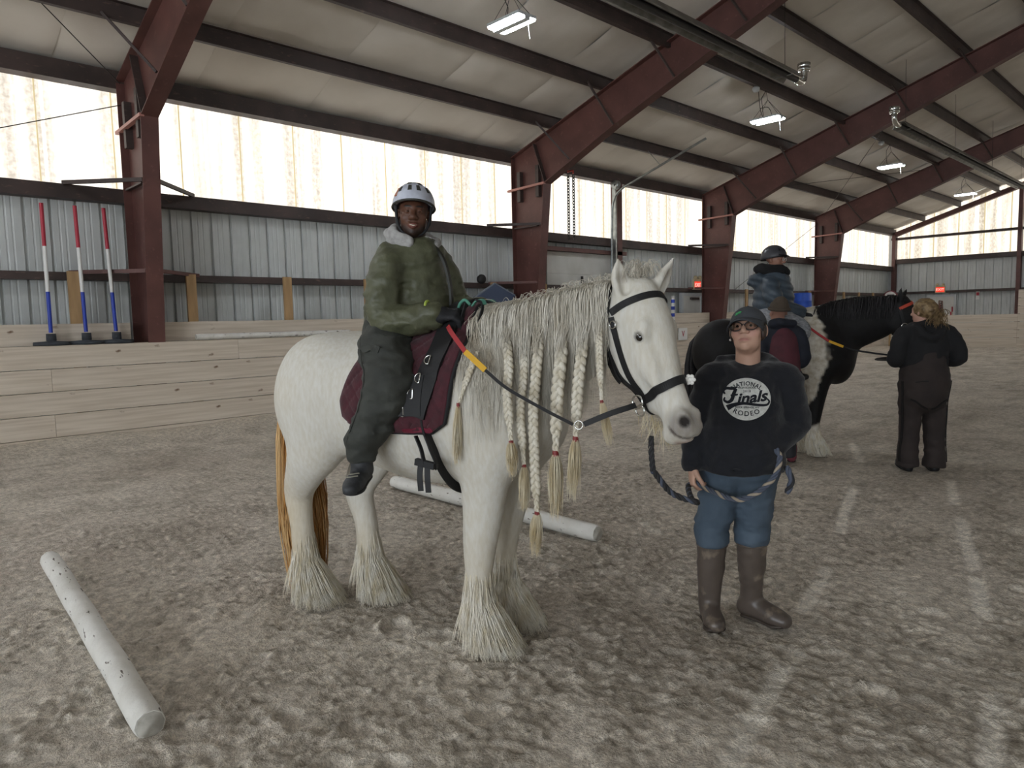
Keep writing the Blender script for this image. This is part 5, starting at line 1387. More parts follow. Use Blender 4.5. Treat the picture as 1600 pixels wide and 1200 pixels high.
# ---- reins and rainbow side rope
rn = tag(empty('rein', (2.2, 2.44, 0), math.radians(-73.1)), 'red yellow and black rein running from the rider hand to the bit', 'rein')
RP = [(-.075, -.22, 1.477), (-.022, -.27, 1.448), (.086, -.335, 1.372), (.181, -.335, 1.296), (.276, -.325, 1.223), (.429, -.30, 1.14), (.544, -.275, 1.082)]
strap('red_section', RP[:3], .020, .006, mat('rein_red', 'a02c30', .7), rn, updir=(.2, -.95, .2))
strap('yellow_section', RP[2:4], .024, .008, mat('rein_yellow', 'd6a52a', .7), rn, updir=(.2, -.95, .2))
strap('grey_section', RP[3:], .013, .006, mat('rein_grey', '242324', .8), rn, updir=(.2, -.95, .2))
ring('clip_ring', (.565, -.268, 1.080), .017, .003, chrome, rn, (.2, -1, 0))
strap('leather_section', [(.585, -.262, 1.083), (.68, -.235, 1.125), (.745, -.2, 1.148), (.765, -.17, 1.155)], .022, .007, leather, rn, updir=(.2, -.95, .2))
# ------------------------------------------------------------------ handler in the navy hoodie
wo = empty('person', (3.05, 1.66, 0), math.radians(-151.4))
tag(wo, 'person in a navy hoodie, grey cap and glasses holding the white horse lead rope', 'person')
WF = np.array([unit((.90, -.22, .20))])[0]
wc = np.array([.030, .050, 1.428]); WR = head_axes(WF, tilt=.07); WS = .90
Wsh = {-1: (-.005, -.112, 1.200), 1: (-.01, .212, 1.205)}
Wel = {-1: (-.02, -.185, .985), 1: (-.05, .265, .985)}
Wwr = {-1: (.085, -.195, .80), 1: (.085, .125, .875)}
Whip = {-1: (-.01, -.055, .76), 1: (-.02, .085, .76)}
Wkn = {-1: (.0, -.108, .43), 1: (-.06, .075, .43)}
Wan = {-1: (-.04, -.122, .10), 1: (-.13, .075, .10)}
b = Field((-.35, -.40, -.01), (.35, .45, 1.66), .015, fine=[(wc, .115, .0033), ((.10, -.19, .735), .065, .0042)])
b.tube([(-.01, .02, .78), (-.01, .03, .92), (-.0, .045, 1.08), (-.005, .048, 1.17), (0, .048, 1.22)], [.11, .11, .11, .08, .05], [.09, .09, .09, .06, .05], k=.05)
for s in (-1, 1):
    b.tube([Whip[s], Wkn[s], Wan[s]], [.07, .05, .035], None, k=.03)
    b.tube([Wsh[s], Wel[s], Wwr[s]], [.04, .036, .026], None, k=.03)
b.tube([(-.005, .048, 1.22), (.005, .050, 1.30), (.012, .05, 1.37)], [.058, .055, .055], None, k=.03)
LW = head(b, wc, WR, WS, smile=-.004, fat=1.06, lip=.62, nose=.85)
hand(b, Wwr[-1], (.12, -.02, -1), (-.3, 1, .15), (.75, 1.1, .9), 1, 1.02)
hand(b, Wwr[1], (.25, -.4, -.85), (-.3, -1, 0), (.6, .8, .6), -1, .9)
skinned('body', b, mat('fair_skin', 'ffffff', .5, attr='Col', bump=.04, bscale=110, spec=.35), wo, 1, paint_face(wc, WR, WS, 'bd9783', 'a5746a', '6a4a3a', flush='bb8578', lw=.6))
eyes(wo, LW, WS, '2c211b')
navy = mat('navy_fleece', '0f1119', .9, var='0c0e15', vscale=20, bump=.35, bscale=55, bdist=.006, sheen=.15)
h = Field((-.32, -.42, .70), (.30, .48, 1.40), .0072)
h.tube([(0, .015, .80), (0, .02, .90), (0, .035, 1.02), (-.0, .045, 1.13), (-.01, .048, 1.20), (-.015, .048, 1.245)], [.198, .190, .172, .160, .125, .075], [.158, .155, .146, .130, .095, .070], k=.04)
for s in (-1, 1):
    m_ = (np.array(Wsh[s]) + Wel[s]) / 2; m2_ = (np.array(Wel[s]) + Wwr[s]) / 2
    h.tube([np.array(Wsh[s]) * .5 + np.array((0, .048, 1.21)) * .5, Wsh[s], m_, Wel[s], m2_, Wwr[s]], [.064, .069, .066, .062, .056, .045], None, k=.018)
h.tube([(-.05, -.06, 1.255), (-.10, -.02, 1.265), (-.115, .048, 1.27), (-.10, .12, 1.265), (-.05, .155, 1.255)], .036, .05, k=.03)
h.tube([(-.04, -.06, 1.268), (.035, -.035, 1.238), (.085, .012, 1.205), (.10, .048, 1.18), (.085, .086, 1.205), (.035, .13, 1.238), (-.04, .155, 1.268)], [.024, .026, .024, .020, .024, .026, .024], [.034, .034, .03, .026, .03, .034, .034], k=.012)
h.tube([(.115, -.04, .87), (.12, .03, .865), (.115, .10, .87)], .06, .035, (0, 0, 1), k=.03)
for s in (-1, 1):      # sleeve lines against the body
    c_ = .048 + .125 * s
    h.tube([(.075, c_, 1.17), (.118, c_ + .005 * s, 1.08), (.135, c_ + .012 * s, .98), (.13, c_ + .02 * s, .88)], [.006, .011, .012, .010], None, k=.022, op='sub')
h.tube([(.10, -.10, .80), (.155, .02, .795), (.10, .14, .80)], .010, None, (0, 0, 1), k=.015, op='sub')
h.half((0, 0, .775), (0, 0, -1))
h.push(folds(.016, 6, 6, 13, 101, .008)); h.push(folds(.007, 15, 15, 28, 104))
_, HV2, HF2 = skinned('hoodie', h, navy, wo, 1)
HB2 = bvh_of(HV2, HF2)
# jeans
jn = Field((-.30, -.32, .34), (.30, .32, .90), .0075)
jn.tube([(-.01, -.055, .80), (-.01, .015, .80), (-.01, .085, .80)], .11, .115, (0, 0, 1), k=.04)
for s in (-1, 1):
    H_, K_ = np.array(Whip[s]), np.array(Wkn[s])
    jn.tube([H_ + (0, 0, .02), H_ * .5 + K_ * .5, K_ + (0, 0, .06), K_ + (0, 0, .015), K_ + (0, 0, -.02)], [.100, .094, .081, .080, .066], [.108, .098, .083, .082, .068], k=.03)
jn.push(folds(.014, 7, 7, 18, 111, .007)); jn.push(folds(.007, 18, 18, 36, 114)); jn.half((0, 0, .395), (0, 0, -1))
skinned('jeans', jn, mat('blue_denim', '4c5a68', .8, var='3a4856', vscale=7, vstretch=(1, 1, .6), bump=.3, bscale=170, bdist=.003, noise2=('6c7b8a', 5, (1, 1, .5), .55, .75)), wo, 1)
# rubber boots
rb_m = mat('brown_rubber', '5a5049', .4, var='4c433d', vscale=6, bump=.15, bscale=14, bdist=.01, noise2=('8a7c6c', 9, (1, 1, 1), .6, .72))
for s, toe in ((-1, (.095, -.085, .035)), (1, (-.04, .225, .035))):
    A = np.array(Wan[s]); K_ = np.array(Wkn[s]); t = np.array(toe); hl = A + (A - t) * np.array((.18, .18, 0)); hl[2] = .045
    r = Field(np.minimum(A, t) - (.16, .16, .11), np.maximum(A, t) + (.16, .16, .40), .0075)
    r.tube([K_ + (0, 0, -.0), K_ * .6 + A * .4, K_ * .25 + A * .75, A + (0, 0, .01)], [.070, .066, .054, .052], None, k=.02)
    r.tube([hl, hl + (t - hl) * .4 + (0, 0, .012), hl + (t - hl) * .75 + (0, 0, .004), t], [.040, .044, .052, .042], [.045, .050, .042, .034], unit(np.cross(t - hl, (0, 0, 1))), k=.035)
    r.push(folds(.007, 9, 9, 18, 121)); r.half((0, 0, .405), (0, 0, 1)); r.half((0, 0, .002), (0, 0, -1))
    o, _, _ = skinned('rubber_boot', r, rb_m, wo, 1)
    so = Field(np.minimum(hl, t) - .09, np.maximum(hl, t) + .09, .006)
    so.tube([hl + (0, 0, -.035), hl + (t - hl) * .45 + (0, 0, -.032), hl + (t - hl) * .78 + (0, 0, -.03), t + (0, 0, -.022)], [.044, .043, .056, .044], [.013] * 4, unit(np.cross(t - hl, (0, 0, 1))), k=.01)
    skinned('sole', so, mat('boot_sole_brown', '3d342d', .6), o, 1)
    MB().tube([K_ + np.array((math.cos(a) * .071, math.sin(a) * .071, -.03)) for a in np.linspace(0, 2 * math.pi, 25)], .005, 6, cap=False).build('boot_cuff', rb_m, o)
# cap
cap_m = mat('charcoal_cap', '3c3f44', .85, bump=.25, bscale=120, bdist=.003); cap_g = mat('green_cap_panel', '2f6b45', .85, bump=.25, bscale=120, bdist=.003)
def ball_cap(parent, c, R, sc, m1, m2):
    nA, nB = 36, 10; rad = (.090, .112, .095); off = np.array([0, -.012, .040]); Vv = []
    for jj in range(nB + 1):
        for i in range(nA):
            a = 2 * math.pi * i / nA; ph = .02 + (math.pi / 2 - .02) * jj / nB
            q = np.array([rad[0] * math.cos(a) * math.cos(ph), rad[1] * math.sin(a) * math.cos(ph), rad[2] * math.sin(ph)]) + off
            Vv.append(np.array(c) + R @ (q * sc))
    F = [(jj * nA + i, jj * nA + (i + 1) % nA, (jj + 1) * nA + (i + 1) % nA, (jj + 1) * nA + i) for jj in range(nB) for i in range(nA)]
    cap = empty('cap', parent=parent); fr = []; bk = []
    for f_ in F: (fr if math.sin(2 * math.pi * ((f_[0] % nA) + .5) / nA) > -.12 else bk).append(f_)
    for nm, ff, m in (('front_panel', fr, m1), ('back_panel', bk, m2)):
        o = MB().add(Vv, ff, True).build(nm, m, cap); md = o.modifiers.new('t', 'SOLIDIFY'); md.thickness = .004
    pts = []; n = 16
    for i in range(n + 1):
        u = -1 + 2 * i / n; a = math.pi / 2 - u * 1.15
        for e in np.linspace(0, 1, 6):
            q = np.array([rad[0] * math.cos(a) * (1 + .04 * e), rad[1] * math.sin(a) + .078 * e * math.sqrt(max(0, 1 - (u * .92) ** 2)), .002 + .010 * (1 - e) - .030 * u * u * (.4 + .9 * e) - .014 * e]) + off
            pts.append(np.array(c) + R @ (q * sc))
    o = MB().add(pts, [(i * 6 + k, i * 6 + k + 1, i * 6 + 7 + k, i * 6 + 6 + k) for i in range(n) for k in range(5)], True).build('brim', m1, cap)
    md = o.modifiers.new('t', 'SOLIDIFY'); md.thickness = .005
    MB().lathe([(0, -.004), (.008, -.002), (.008, .003), (0, .006)], tuple(np.array(c) + R @ ((np.array([0, 0, rad[2]]) + off) * sc)), 10).build('button', m1, cap)
    return cap, [np.array(v) for v in Vv], F
cap, CV, CF = ball_cap(wo, wc - WR[:, 2] * .012 + WR[:, 1] * .004, WR, WS, cap_m, cap_g)
CB = BVHTree.FromPolygons([tuple(v) for v in CV], CF)
green = mat('green_embroidery', '3f9a5d', .7)
# small green stitched emblem on the cap front
for pts in ([(.012, .02), (.022, .026), (.034, .024)], [(.016, .012), (.03, .016), (.046, .012), (.056, .016)], [(.030, .004), (.044, .006), (.058, .002)], [(.040, .026), (.044, .018), (.052, .026), (.056, .017)]):
    strap('emblem', [LW(x + .012, .13, .085 + y * 1.1) for x, y in pts], .0055, .003, green, cap, CB, .001, sub=5)
# glasses
gm = mat('dark_glasses_frame', '1a1414', .3); gl_m = bpy.data.materials.new('lens_glass'); gl_m.use_nodes = True
_b = gl_m.node_tree.nodes['Principled BSDF']; _b.inputs['Transmission Weight'].default_value = 1.0; _b.inputs['Roughness'].default_value = 0.02; _b.inputs['IOR'].default_value = 1.05; _b.inputs['Base Color'].default_value = (.70, .68, .66, 1)  # grey base colour stands in for dark reflections on the lenses
gls = empty('glasses', parent=wo)
for s in (-1, 1):
    rim = [LW(.035 * s + .030 * math.cos(a), .109 - .004 * abs(math.cos(a)), .001 + .0215 * math.sin(a) * (1.0 if math.sin(a) > 0 else 1.1)) for a in np.linspace(0, 2 * math.pi, 22)]
    MB().tube(rim, .0024, 6, cap=False).build('rim', gm, gls)
    MB().prism([np.array(p) for p in rim[:-1]], WR[:, 1] * .0012).build('lens', gl_m, gls)
    MB().tube([LW(.064 * s, .106, .006), LW(.078 * s, .07, .008), LW(.084 * s, -.01, .002)], .0022, 5).build('temple', gm, gls)
MB().tube([LW(-.008, .111, .006), LW(0, .114, .009), LW(.008, .111, .006)], .0024, 6).build('bridge', gm, gls)
# hair below the cap
hf_ = Field(wc - .16, wc + .16, .009)
hf_.ell(LW(0, -.03, .0), (.078, .078, .062), R=WR, k=.02)
for s in (-1, 1): hf_.ell(LW(.072 * s, .012, -.012), (.012, .022, .040), R=WR, k=.02)
hf_.push(folds(.005, 30, 30, 14, 131))
skinned('hair', hf_, mat('dark_brown_hair', '2a1d17', .6, var='3b2a20', vscale=40), wo, 1)
MB().lathe([(0, -.006), (.005, -.003), (.006, 0), (.005, .003), (0, .006)], tuple(LW(.085, .0, -.045)), 8).build('earring', mat('pearl', 'e4dcd4', .25), wo)

# print on the chest: drawn flat, then laid onto the cloth
white_ink = mat('white_print', 'd2d2cd', .8, var='b9b9b4', vscale=60); navy_ink = mat('navy_print', '12141c', .9)
LC = (.043, 1.121)     # centre (y, z) of the print
def lay(me, lift):
    co = np.empty(len(me.vertices) * 3, np.float32); me.vertices.foreach_get('co', co); co = co.reshape(-1, 3)
    for i, (x, y, z) in enumerate(co):
        loc, nor, _, _ = HB2.ray_cast(Vector((.5, LC[0] + x, LC[1] + y)), Vector((-1, 0, 0)), 1.0)
        if loc is None: loc, nor, _, _ = HB2.find_nearest(Vector((.15, LC[0] + x, LC[1] + y)))
        co[i] = loc + Vector((1, 0, 0)) * (lift + z)
    me.vertices.foreach_set('co', co.ravel()); me.update(); return me
disc = empty('chest_print', parent=wo)
RX, RY = .104, .094
pm_ = bpy.data.meshes.new('print_disc'); nr_, na_ = 26, 72
pm_.from_pydata([(RX * (i / nr_) * math.cos(2 * math.pi * k / na_), RY * (i / nr_) * math.sin(2 * math.pi * k / na_), 0) for i in range(nr_ + 1) for k in range(na_)], [], [(i * na_ + k, i * na_ + (k + 1) % na_, (i + 1) * na_ + (k + 1) % na_, (i + 1) * na_ + k) for i in range(nr_) for k in range(na_)]); pm_.update()
obj('print_disc', lay(pm_, .0012), white_ink, disc)
def put_text(txt, size, x, y, rot=0.0, bold=0.0, shear=0.0, arc=None, sx=1.0, nm='lettering', lift=.0024, spacing=1.0):
    me = text_mesh(txt, size, 0, bold, shear, spacing=spacing)
    bm = bmesh.new(); bm.from_mesh(me)
    for _ in range(2):
        lng = [e for e in bm.edges if e.calc_length() > .006]
        if lng: bmesh.ops.subdivide_edges(bm, edges=lng, cuts=1)
    bmesh.ops.triangulate(bm, faces=bm.faces[:]); bm.to_mesh(me); bm.free()
    co = np.empty(len(me.vertices) * 3, np.float32); me.vertices.foreach_get('co', co); co = co.reshape(-1, 3)
    co[:, 0] *= sx
    if arc:
        a = co[:, 0] / arc; r = arc + co[:, 1]; X = r * np.sin(a); Yv = r * np.cos(a) - arc; co[:, 0], co[:, 1] = X, Yv
    c, s = math.cos(rot), math.sin(rot); X = co[:, 0] * c - co[:, 1] * s + x; Yv = co[:, 0] * s + co[:, 1] * c + y
    co[:, 0], co[:, 1], co[:, 2] = X, Yv, 0
    me.vertices.foreach_set('co', co.ravel()); me.update()
    return obj(nm, lay(me, lift), navy_ink, disc)
put_text('NATIONAL', .026, 0, .069, 0, .0006, arc=.095, sx=.95, spacing=1.15)
put_text('HIGH SCHOOL', .0115, .002, .050, 0, .0003)
put_text('2018', .0135, .002, .0345, 0, .0003, spacing=1.3)
put_text('ROCK SPRINGS, WY', .0115, .004, -.0375, 0, .0003)
put_text('RODEO', .030, 0, -.066, 0, .0005, arc=-.12, sx=1.0, spacing=1.2)
put_text('inals', .066, .020, .006, math.radians(7), .0022, .35, sx=1.12)
# the big script F and the swash tail under the word
def ribbon(pts, w, nm):
    C = crom(pts, 8); T = np.gradient(C, axis=0); T /= np.linalg.norm(T, axis=1, keepdims=True); N = np.stack([-T[:, 1], T[:, 0]], 1)
    ww = np.interp(np.linspace(0, 1, len(C)), np.linspace(0, 1, len(w)), w)[:, None]
    V = np.concatenate([C + N * ww, C - N * ww]); n = len(C)
    me = bpy.data.meshes.new(nm); me.from_pydata([(x, y, 0) for x, y in V], [], [(i, i + 1, n + i + 1, n + i) for i in range(n - 1)]); me.update()
    obj(nm, lay(me, .0026), navy_ink, disc)
ribbon([(-.093, .020), (-.100, .034), (-.088, .046), (-.060, .046), (-.038, .054)], [.004, .006, .0065, .006, .003], 'swash')
ribbon([(-.045, .046), (-.055, .022), (-.063, -.004), (-.080, -.016), (-.096, -.008), (-.093, .006)], [.007, .008, .008, .0065, .005, .003], 'swash')
ribbon([(-.068, .014), (-.050, .018), (-.036, .020)], [.004, .005, .003], 'swash')
ribbon([(-.083, -.042), (-.050, -.026), (-.010, -.019), (.045, -.025), (.085, -.026), (.097, -.012), (.088, .002)], [.013, .0085, .0065, .006, .005, .004, .003], 'swash')
# ---- lead rope from the halter to the hand, up to the pocket
lr = tag(empty('lead_rope', (0, 0, 0)), 'twisted blue and tan lead rope hanging from the white horse chin to the hand', 'rope')
hw = lambda q: np.array((2.2, 2.44, 0)) + q[0] * np.array((math.cos(math.radians(-73.1)), math.sin(math.radians(-73.1)), 0)) + q[1] * np.array((-math.sin(math.radians(-73.1)), math.cos(math.radians(-73.1)), 0)) + np.array((0, 0, q[2]))
ww_ = lambda q: np.array((3.05, 1.66, 0)) + q[0] * np.array((math.cos(math.radians(-151.4)), math.sin(math.radians(-151.4)), 0)) + q[1] * np.array((-math.sin(math.radians(-151.4)), math.cos(math.radians(-151.4)), 0)) + np.array((0, 0, q[2]))
h1 = ww_((.105, -.185, .722))
def rope(name, pts, r, m1, m2, parent, pitch=7.0):
    C = crom(pts, 10); L_ = np.r_[0, np.cumsum(np.linalg.norm(np.diff(C, axis=0), axis=1))]; n = int(L_[-1] / .006) + 2; u = np.linspace(0, L_[-1], n)
    C = np.stack([np.interp(u, L_, C[:, i]) for i in range(3)], 1); T = np.gradient(C, axis=0); T /= np.linalg.norm(T, axis=1, keepdims=True)
    a = np.cross(T, (.2, .3, .93)); a /= np.linalg.norm(a, axis=1, keepdims=True); b_ = np.cross(T, a)
    for k in range(3):
        ph = 2 * math.pi * (u / (r * pitch) + k / 3); Q = C + (a * np.cos(ph)[:, None] + b_ * np.sin(ph)[:, None]) * r * .55
        MB().tube(Q, r * .62, 6).build(name, (m1, m2, m1)[k], parent)
rope_b = mat('rope_slate', '4c5260', .85); rope_t = mat('rope_tan', '9c9080', .85); rope_k = mat('rope_dark', '2a2a2c', .85)
start = hw((.80, -.085, 1.02))
rope('dark_strand', [start, start + (.0, .0, -.06), start + (.01, 0, -.14)], .011, rope_k, rope_k, lr)
rope('strand', [start + (.01, 0, -.14), start + np.array((.10, -.03, -.245)), start + np.array((.19, -.09, -.29)), h1 * .3 + (start + np.array((.15, -.06, -.29))) * .7 + np.array((.03, 0, -.02)), h1 + np.array((-.02, .02, -.02)), h1], .0115, rope_k, rope_b, lr)
rope('strand', [h1, ww_((.15, -.08, .685)), ww_((.19, .01, .672)), ww_((.20, .09, .71)), ww_((.185, .16, .78)), ww_((.165, .185, .86)), ww_((.15, .17, .90))], .0115, rope_b, rope_t, lr)
rope('rope_end', [ww_((.13, .215, .82)), ww_((.14, .235, .76)), ww_((.13, .22, .70))], .013, rope_b, rope_k, lr)
# ------------------------------------------------------------------ black and white horse behind
BO, BA = (7.50, 3.23, 0.0), math.radians(-61.4)
h2 = empty('horse', BO, BA); tag(h2, 'black and white horse with white forelegs standing behind the hoodie person', 'horse')
B_RF, B_LF, B_RH, B_LH = (.03, -.13), (-.12, .11), (-1.10, -.15), (-.95, .13)
neck_b = ([(.02, 0, 1.22), (.26, 0, 1.33), (.48, 0, 1.385), (.66, 0, 1.42), (.80, 0, 1.49)], [.18, .15, .12, .10, .085], [.29, .28, .24, .19, .12])
BV, BF = horse_skin(.0145, legs_of(B_RF, B_LF, B_RH, B_LH), neck_b, (.80, 0.0), math.radians(8), .0, 1.02)
x, y, z = BV.T
nz_ = .10 * (noise3(x * 9, y * 9, z * 9, 3) - .5) + .05 * (noise3(x * 25, y * 25, z * 25, 4) - .5)
front = np.interp(z, [.3, .6, .97, 1.15, 1.30, 1.5], [-.1, -.01, .14, .16, .12, .02]) + nz_
sm_ = lambda q: np.clip(q / .035 + .5, 0, 1)
wht = sm_(front - x) * sm_(x + .42 - nz_) * sm_(z - .55)
wht = np.maximum(np.maximum(wht, sm_(.34 + nz_ * .6 - z)), (y > 0) * sm_(.62 + nz_ - z) * (x > -.5))[:, None]
bc = wht * np.array(lin('d2cdc2')) + (1 - wht) * np.array(lin('151416'))
bme = mesh_np('body', BV, BF); set_col(bme, bc)
obj('body', bme, mat('pinto_coat', 'ffffff', .6, attr='Col', var='d8d0c4', vscale=20, bump=.2, bscale=80, bstretch=(1, 1, .3), bdist=.005, spec=.3), h2)
BB2 = bvh_of(BV, BF)
blackhair = mat('black_hair', '121113', .5, var='2b282a', vscale=14, vstretch=(1, 1, .2), spec=.4)
g2 = np.random.default_rng(5)
n = 900; s0 = g2.uniform(.0, .80, n); cz = np.interp(s0, [0, .2, .45, .65, .82], [1.50, 1.585, 1.625, 1.625, 1.63]); t = np.linspace(0, 1, 8)[None, :]
L_ = g2.uniform(.08, .24, n)[:, None]; sd = np.where(g2.random(n) < .7, -1, 1)[:, None]
Cm = np.stack([s0[:, None] - .04 * t + g2.normal(0, .02, n)[:, None] * t, sd * (.13 * (1 - np.exp(-t * L_ / .05))) + g2.normal(0, .015, n)[:, None], cz[:, None] + .02 + .025 * np.sin(np.clip(t * 5, 0, 3.1)) - L_ * t ** 1.4], -1)
strands('mane', Cm, g2.uniform(.003, .006, n), blackhair, h2, .4)
for i, (x_, y_) in enumerate((B_RF, B_LF, B_RH, B_LH)): feather(h2, x_, y_, 350, seed=60 + i, wide=.12, top=.30, m=feath_m)
n = 300; t = np.linspace(0, 1, 10)[None, :]; a = g2.uniform(0, 6.28, n); q = np.sqrt(g2.random(n))
prof = np.interp(t[0], [0, .2, .6, 1], [.02, .05, .09, .06])[None, :]; pxx = np.interp(t[0], [0, .1, .3, 1], [-1.13, -1.21, -1.24, -1.2])[None, :]
strands('tail', np.stack([pxx + (np.cos(a) * q)[:, None] * prof, (np.sin(a) * q)[:, None] * prof, 1.32 - t * 1.1 + 0 * a[:, None]], -1), .006, blackhair, h2, .4)
hb = lambda q: tuple(yaw_pt((.80, 0.0), math.radians(8), q))
br2 = tag(empty('bridle', BO, BA), 'black bridle with a red browband on the black and white horse', 'bridle')
strap('browband', [hb(q) for q in ((-.0, -.10, 1.52), (.06, -.10, 1.55), (.12, -.05, 1.57), (.13, .05, 1.57))], .03, .01, mat('red_browband', 'b8432c', .6), br2, BB2, .004)
strap('cheekpiece', [hb(q) for q in ((.0, -.12, 1.52), (.03, -.13, 1.40), (.07, -.12, 1.28), (.10, -.1, 1.18))], .03, .01, leather, br2, BB2, .004)
strap('noseband', [hb(q) for q in ((.10, -.1, 1.17), (.18, -.09, 1.20), (.25, 0, 1.25), (.2, .09, 1.2))], .035, .01, leather, br2, BB2, .004)
for c in ((.045, -.12, 1.345), (.075, -.12, 1.29)): ring('buckle', hb(c), .028, .006, chrome, br2, (0, -1, 0))
rn2 = tag(empty('rein', BO, BA), 'red and yellow side rein on the black and white horse', 'rein')
R2 = [(-.141, -.17, 1.482), (-.06, -.31, 1.364), (.137, -.345, 1.212), (.4, -.33, 1.114), (.667, -.36, 1.071), (.80, -.35, 1.06)]
strap('dark_section', R2[:2], .022, .008, webbing, rn2, updir=(.2, -.9, .3)); strap('red_section', [R2[1], (.03, -.34, 1.29), R2[2]], .022, .008, mat('rein_red', 'a02c30', .7), rn2, updir=(.2, -.9, .3))
strap('yellow_section', [R2[2], (.2, -.35, 1.185), (.27, -.345, 1.155)], .024, .009, mat('rein_yellow', 'd6a52a', .7), rn2, updir=(.2, -.9, .3))
strap('dark_section', [(.27, -.345, 1.155), R2[3], R2[4], R2[5]], .017, .008, webbing, rn2, updir=(.2, -.9, .3))
sp2 = tag(empty('saddle_pad', BO, BA), 'dark saddle pad under the rider in the grey helmet', 'saddle pad')
V = []; th_ = np.radians(np.linspace(-95, 95, 31)); ns = 9
for th in th_:
    for i in range(ns):
        s = -.62 + .46 * i / (ns - 1); o = Vector((s, -math.sin(th), 1.14 + math.cos(th))); c = Vector((s, 0, 1.14)); loc, nor, _, _ = BB2.ray_cast(o, (c - o).normalized(), 2.0); V.append(loc + nor * .02)
o = MB().add(V, [(r_ * ns + i, (r_ + 1) * ns + i, (r_ + 1) * ns + i + 1, r_ * ns + i + 1) for r_ in range(30) for i in range(ns - 1)], True).build('cloth', mat('black_pad', '1b1d22', .85), sp2)
md = o.modifiers.new('t', 'SOLIDIFY'); md.thickness = .015; md.offset = 1

# ------------------------------------------------------------------ its rider
r2 = empty('person', BO, BA); tag(r2, 'rider in a blue-grey puffer jacket and dark grey helmet on the black and white horse', 'person')
qc = np.array([-.37, -.01, 2.075]); QR = head_axes((.93, -.35, -.12), 0.0)
b = Field((-.85, -.55, .8), (.25, .55, 2.3), .02, fine=[(qc, .12, .006)])
b.tube([(-.42, 0, 1.52), (-.40, 0, 1.70), (-.40, 0, 1.84)], [.12, .12, .10], None, k=.05); b.tube([(-.44, 0, 1.84), (-.39, 0, 1.98)], [.055, .055], k=.03)
L2 = head(b, qc, QR, .95)
for s in (-1, 1):
    b.tube([(-.44, .13 * s, 1.48), (-.14, .37 * s, 1.33), (-.25, .40 * s, .98)], [.07, .055, .04], k=.03); b.tube([(-.42, .18 * s, 1.79), (-.35, .26 * s, 1.60), (-.12, .14 * s, 1.51)], [.04, .04, .03], k=.03)
skinned('body', b, mat('tan_skin', 'ffffff', .5, attr='Col'), r2, 1, paint_face(qc, QR, .95, '9a6f5c', '8a564a', '2a1d17'))
eyes(r2, L2, .95)
pf = Field((-.90, -.60, 1.36), (.15, .60, 2.06), .0095)
def puff_torso(x, y, z): return -.015 * np.abs(np.sin((z + .30 * (x + .45)) * math.pi / .095)) + .007
pf.tube([(-.40, 0, 1.48), (-.38, 0, 1.60), (-.38, 0, 1.74), (-.39, 0, 1.85), (-.40, 0, 1.92)], [.20, .215, .205, .175, .08], [.185, .205, .195, .16, .08], k=.05)
pf.tube([(-.40, -.10, 1.85), (-.42, -.20, 1.79), (-.39, -.27, 1.67), (-.33, -.28, 1.57), (-.20, -.22, 1.53), (-.12, -.15, 1.51)], [.08, .09, .09, .085, .075, .06], k=.018)
pf.tube([(-.40, .10, 1.85), (-.44, .20, 1.82), (-.40, .28, 1.68), (-.33, .28, 1.58), (-.20, .20, 1.53), (-.12, .12, 1.51)], [.08, .09, .09, .085, .075, .06], k=.018)
pf.tube([(-.52, -.12, 1.87), (-.565, -.05, 1.85), (-.575, .02, 1.85), (-.54, .10, 1.87)], .05, .07, k=.03)
pf.push(puff_torso); pf.push(folds(.004, 20, 20, 20, 141))
skinned('puffer_jacket', pf, mat('slate_puffer', '404c58', .5, var='36424d', vscale=9, bump=.3, bscale=30, bdist=.01), r2, 1)
co_ = Field((-.72, -.25, 1.84), (-.15, .25, 2.12), .012)
co_.tube([(-.31, -.10, 1.95), (-.42, -.12, 1.955), (-.51, -.07, 1.975), (-.52, .02, 1.98), (-.46, .10, 1.965), (-.35, .11, 1.95), (-.28, .05, 1.935), (-.28, -.05, 1.935), (-.31, -.10, 1.95)], .045, .062, k=.03)
co_.push(folds(.008, 22, 22, 22, 151)); skinned('black_scarf', co_, mat('black_fleece', '0f0f11', .95, bump=.6, bscale=120, bdist=.008), r2, 1)
lg = Field((-.75, -.55, .86), (.15, .55, 1.62), .012)
lg.tube([(-.44, -.12, 1.46), (-.44, .12, 1.46)], .12, None, (0, 0, 1), k=.05)
for s in (-1, 1): lg.tube([(-.43, .13 * s, 1.46), (-.28, .29 * s, 1.42), (-.12, .375 * s, 1.33), (-.20, .40 * s, 1.15), (-.27, .41 * s, .98)], [.12, .11, .085, .075, .06], k=.03)
lg.push(folds(.008, 12, 12, 20, 161)); skinned('leggings', lg, mat('pale_grey_leggings', '9c9ea2', .8, var='6f7278', vscale=30, vstretch=(1, 1, 3)), r2, 1)
for s in (-1, 1): boot(r2, (-.27, .41 * s, .95), (-.08, .45 * s, .86), mat('black_boot', '1a1a1c', .5), sole_m)
for s in (-1, 1):
    g = Field(np.array((-.10, .14 * s, 1.49)) - .14, np.array((-.10, .14 * s, 1.49)) + .16, .009); hand(g, (-.10, .145 * s, 1.49), (.9, -.3 * s, -.1), (0, -.3 * s, -1), (.7, .9, .7), -s, 1.05, .003); skinned('glove', g, gv, r2, 1)
helmet(r2, L2, QR, qc, .97, mat('charcoal_helmet', '393a3f', .4), blk, True, peak=True, drop=.020, rad=(.114, .140, .132))
MB().tube(crom([L2(-.092, .03, .04), L2(-.086, .035, -.03), L2(-.05, .05, -.10), L2(0, .062, -.125)], 5), .007, 6).build('chin_strap', blk, r2)
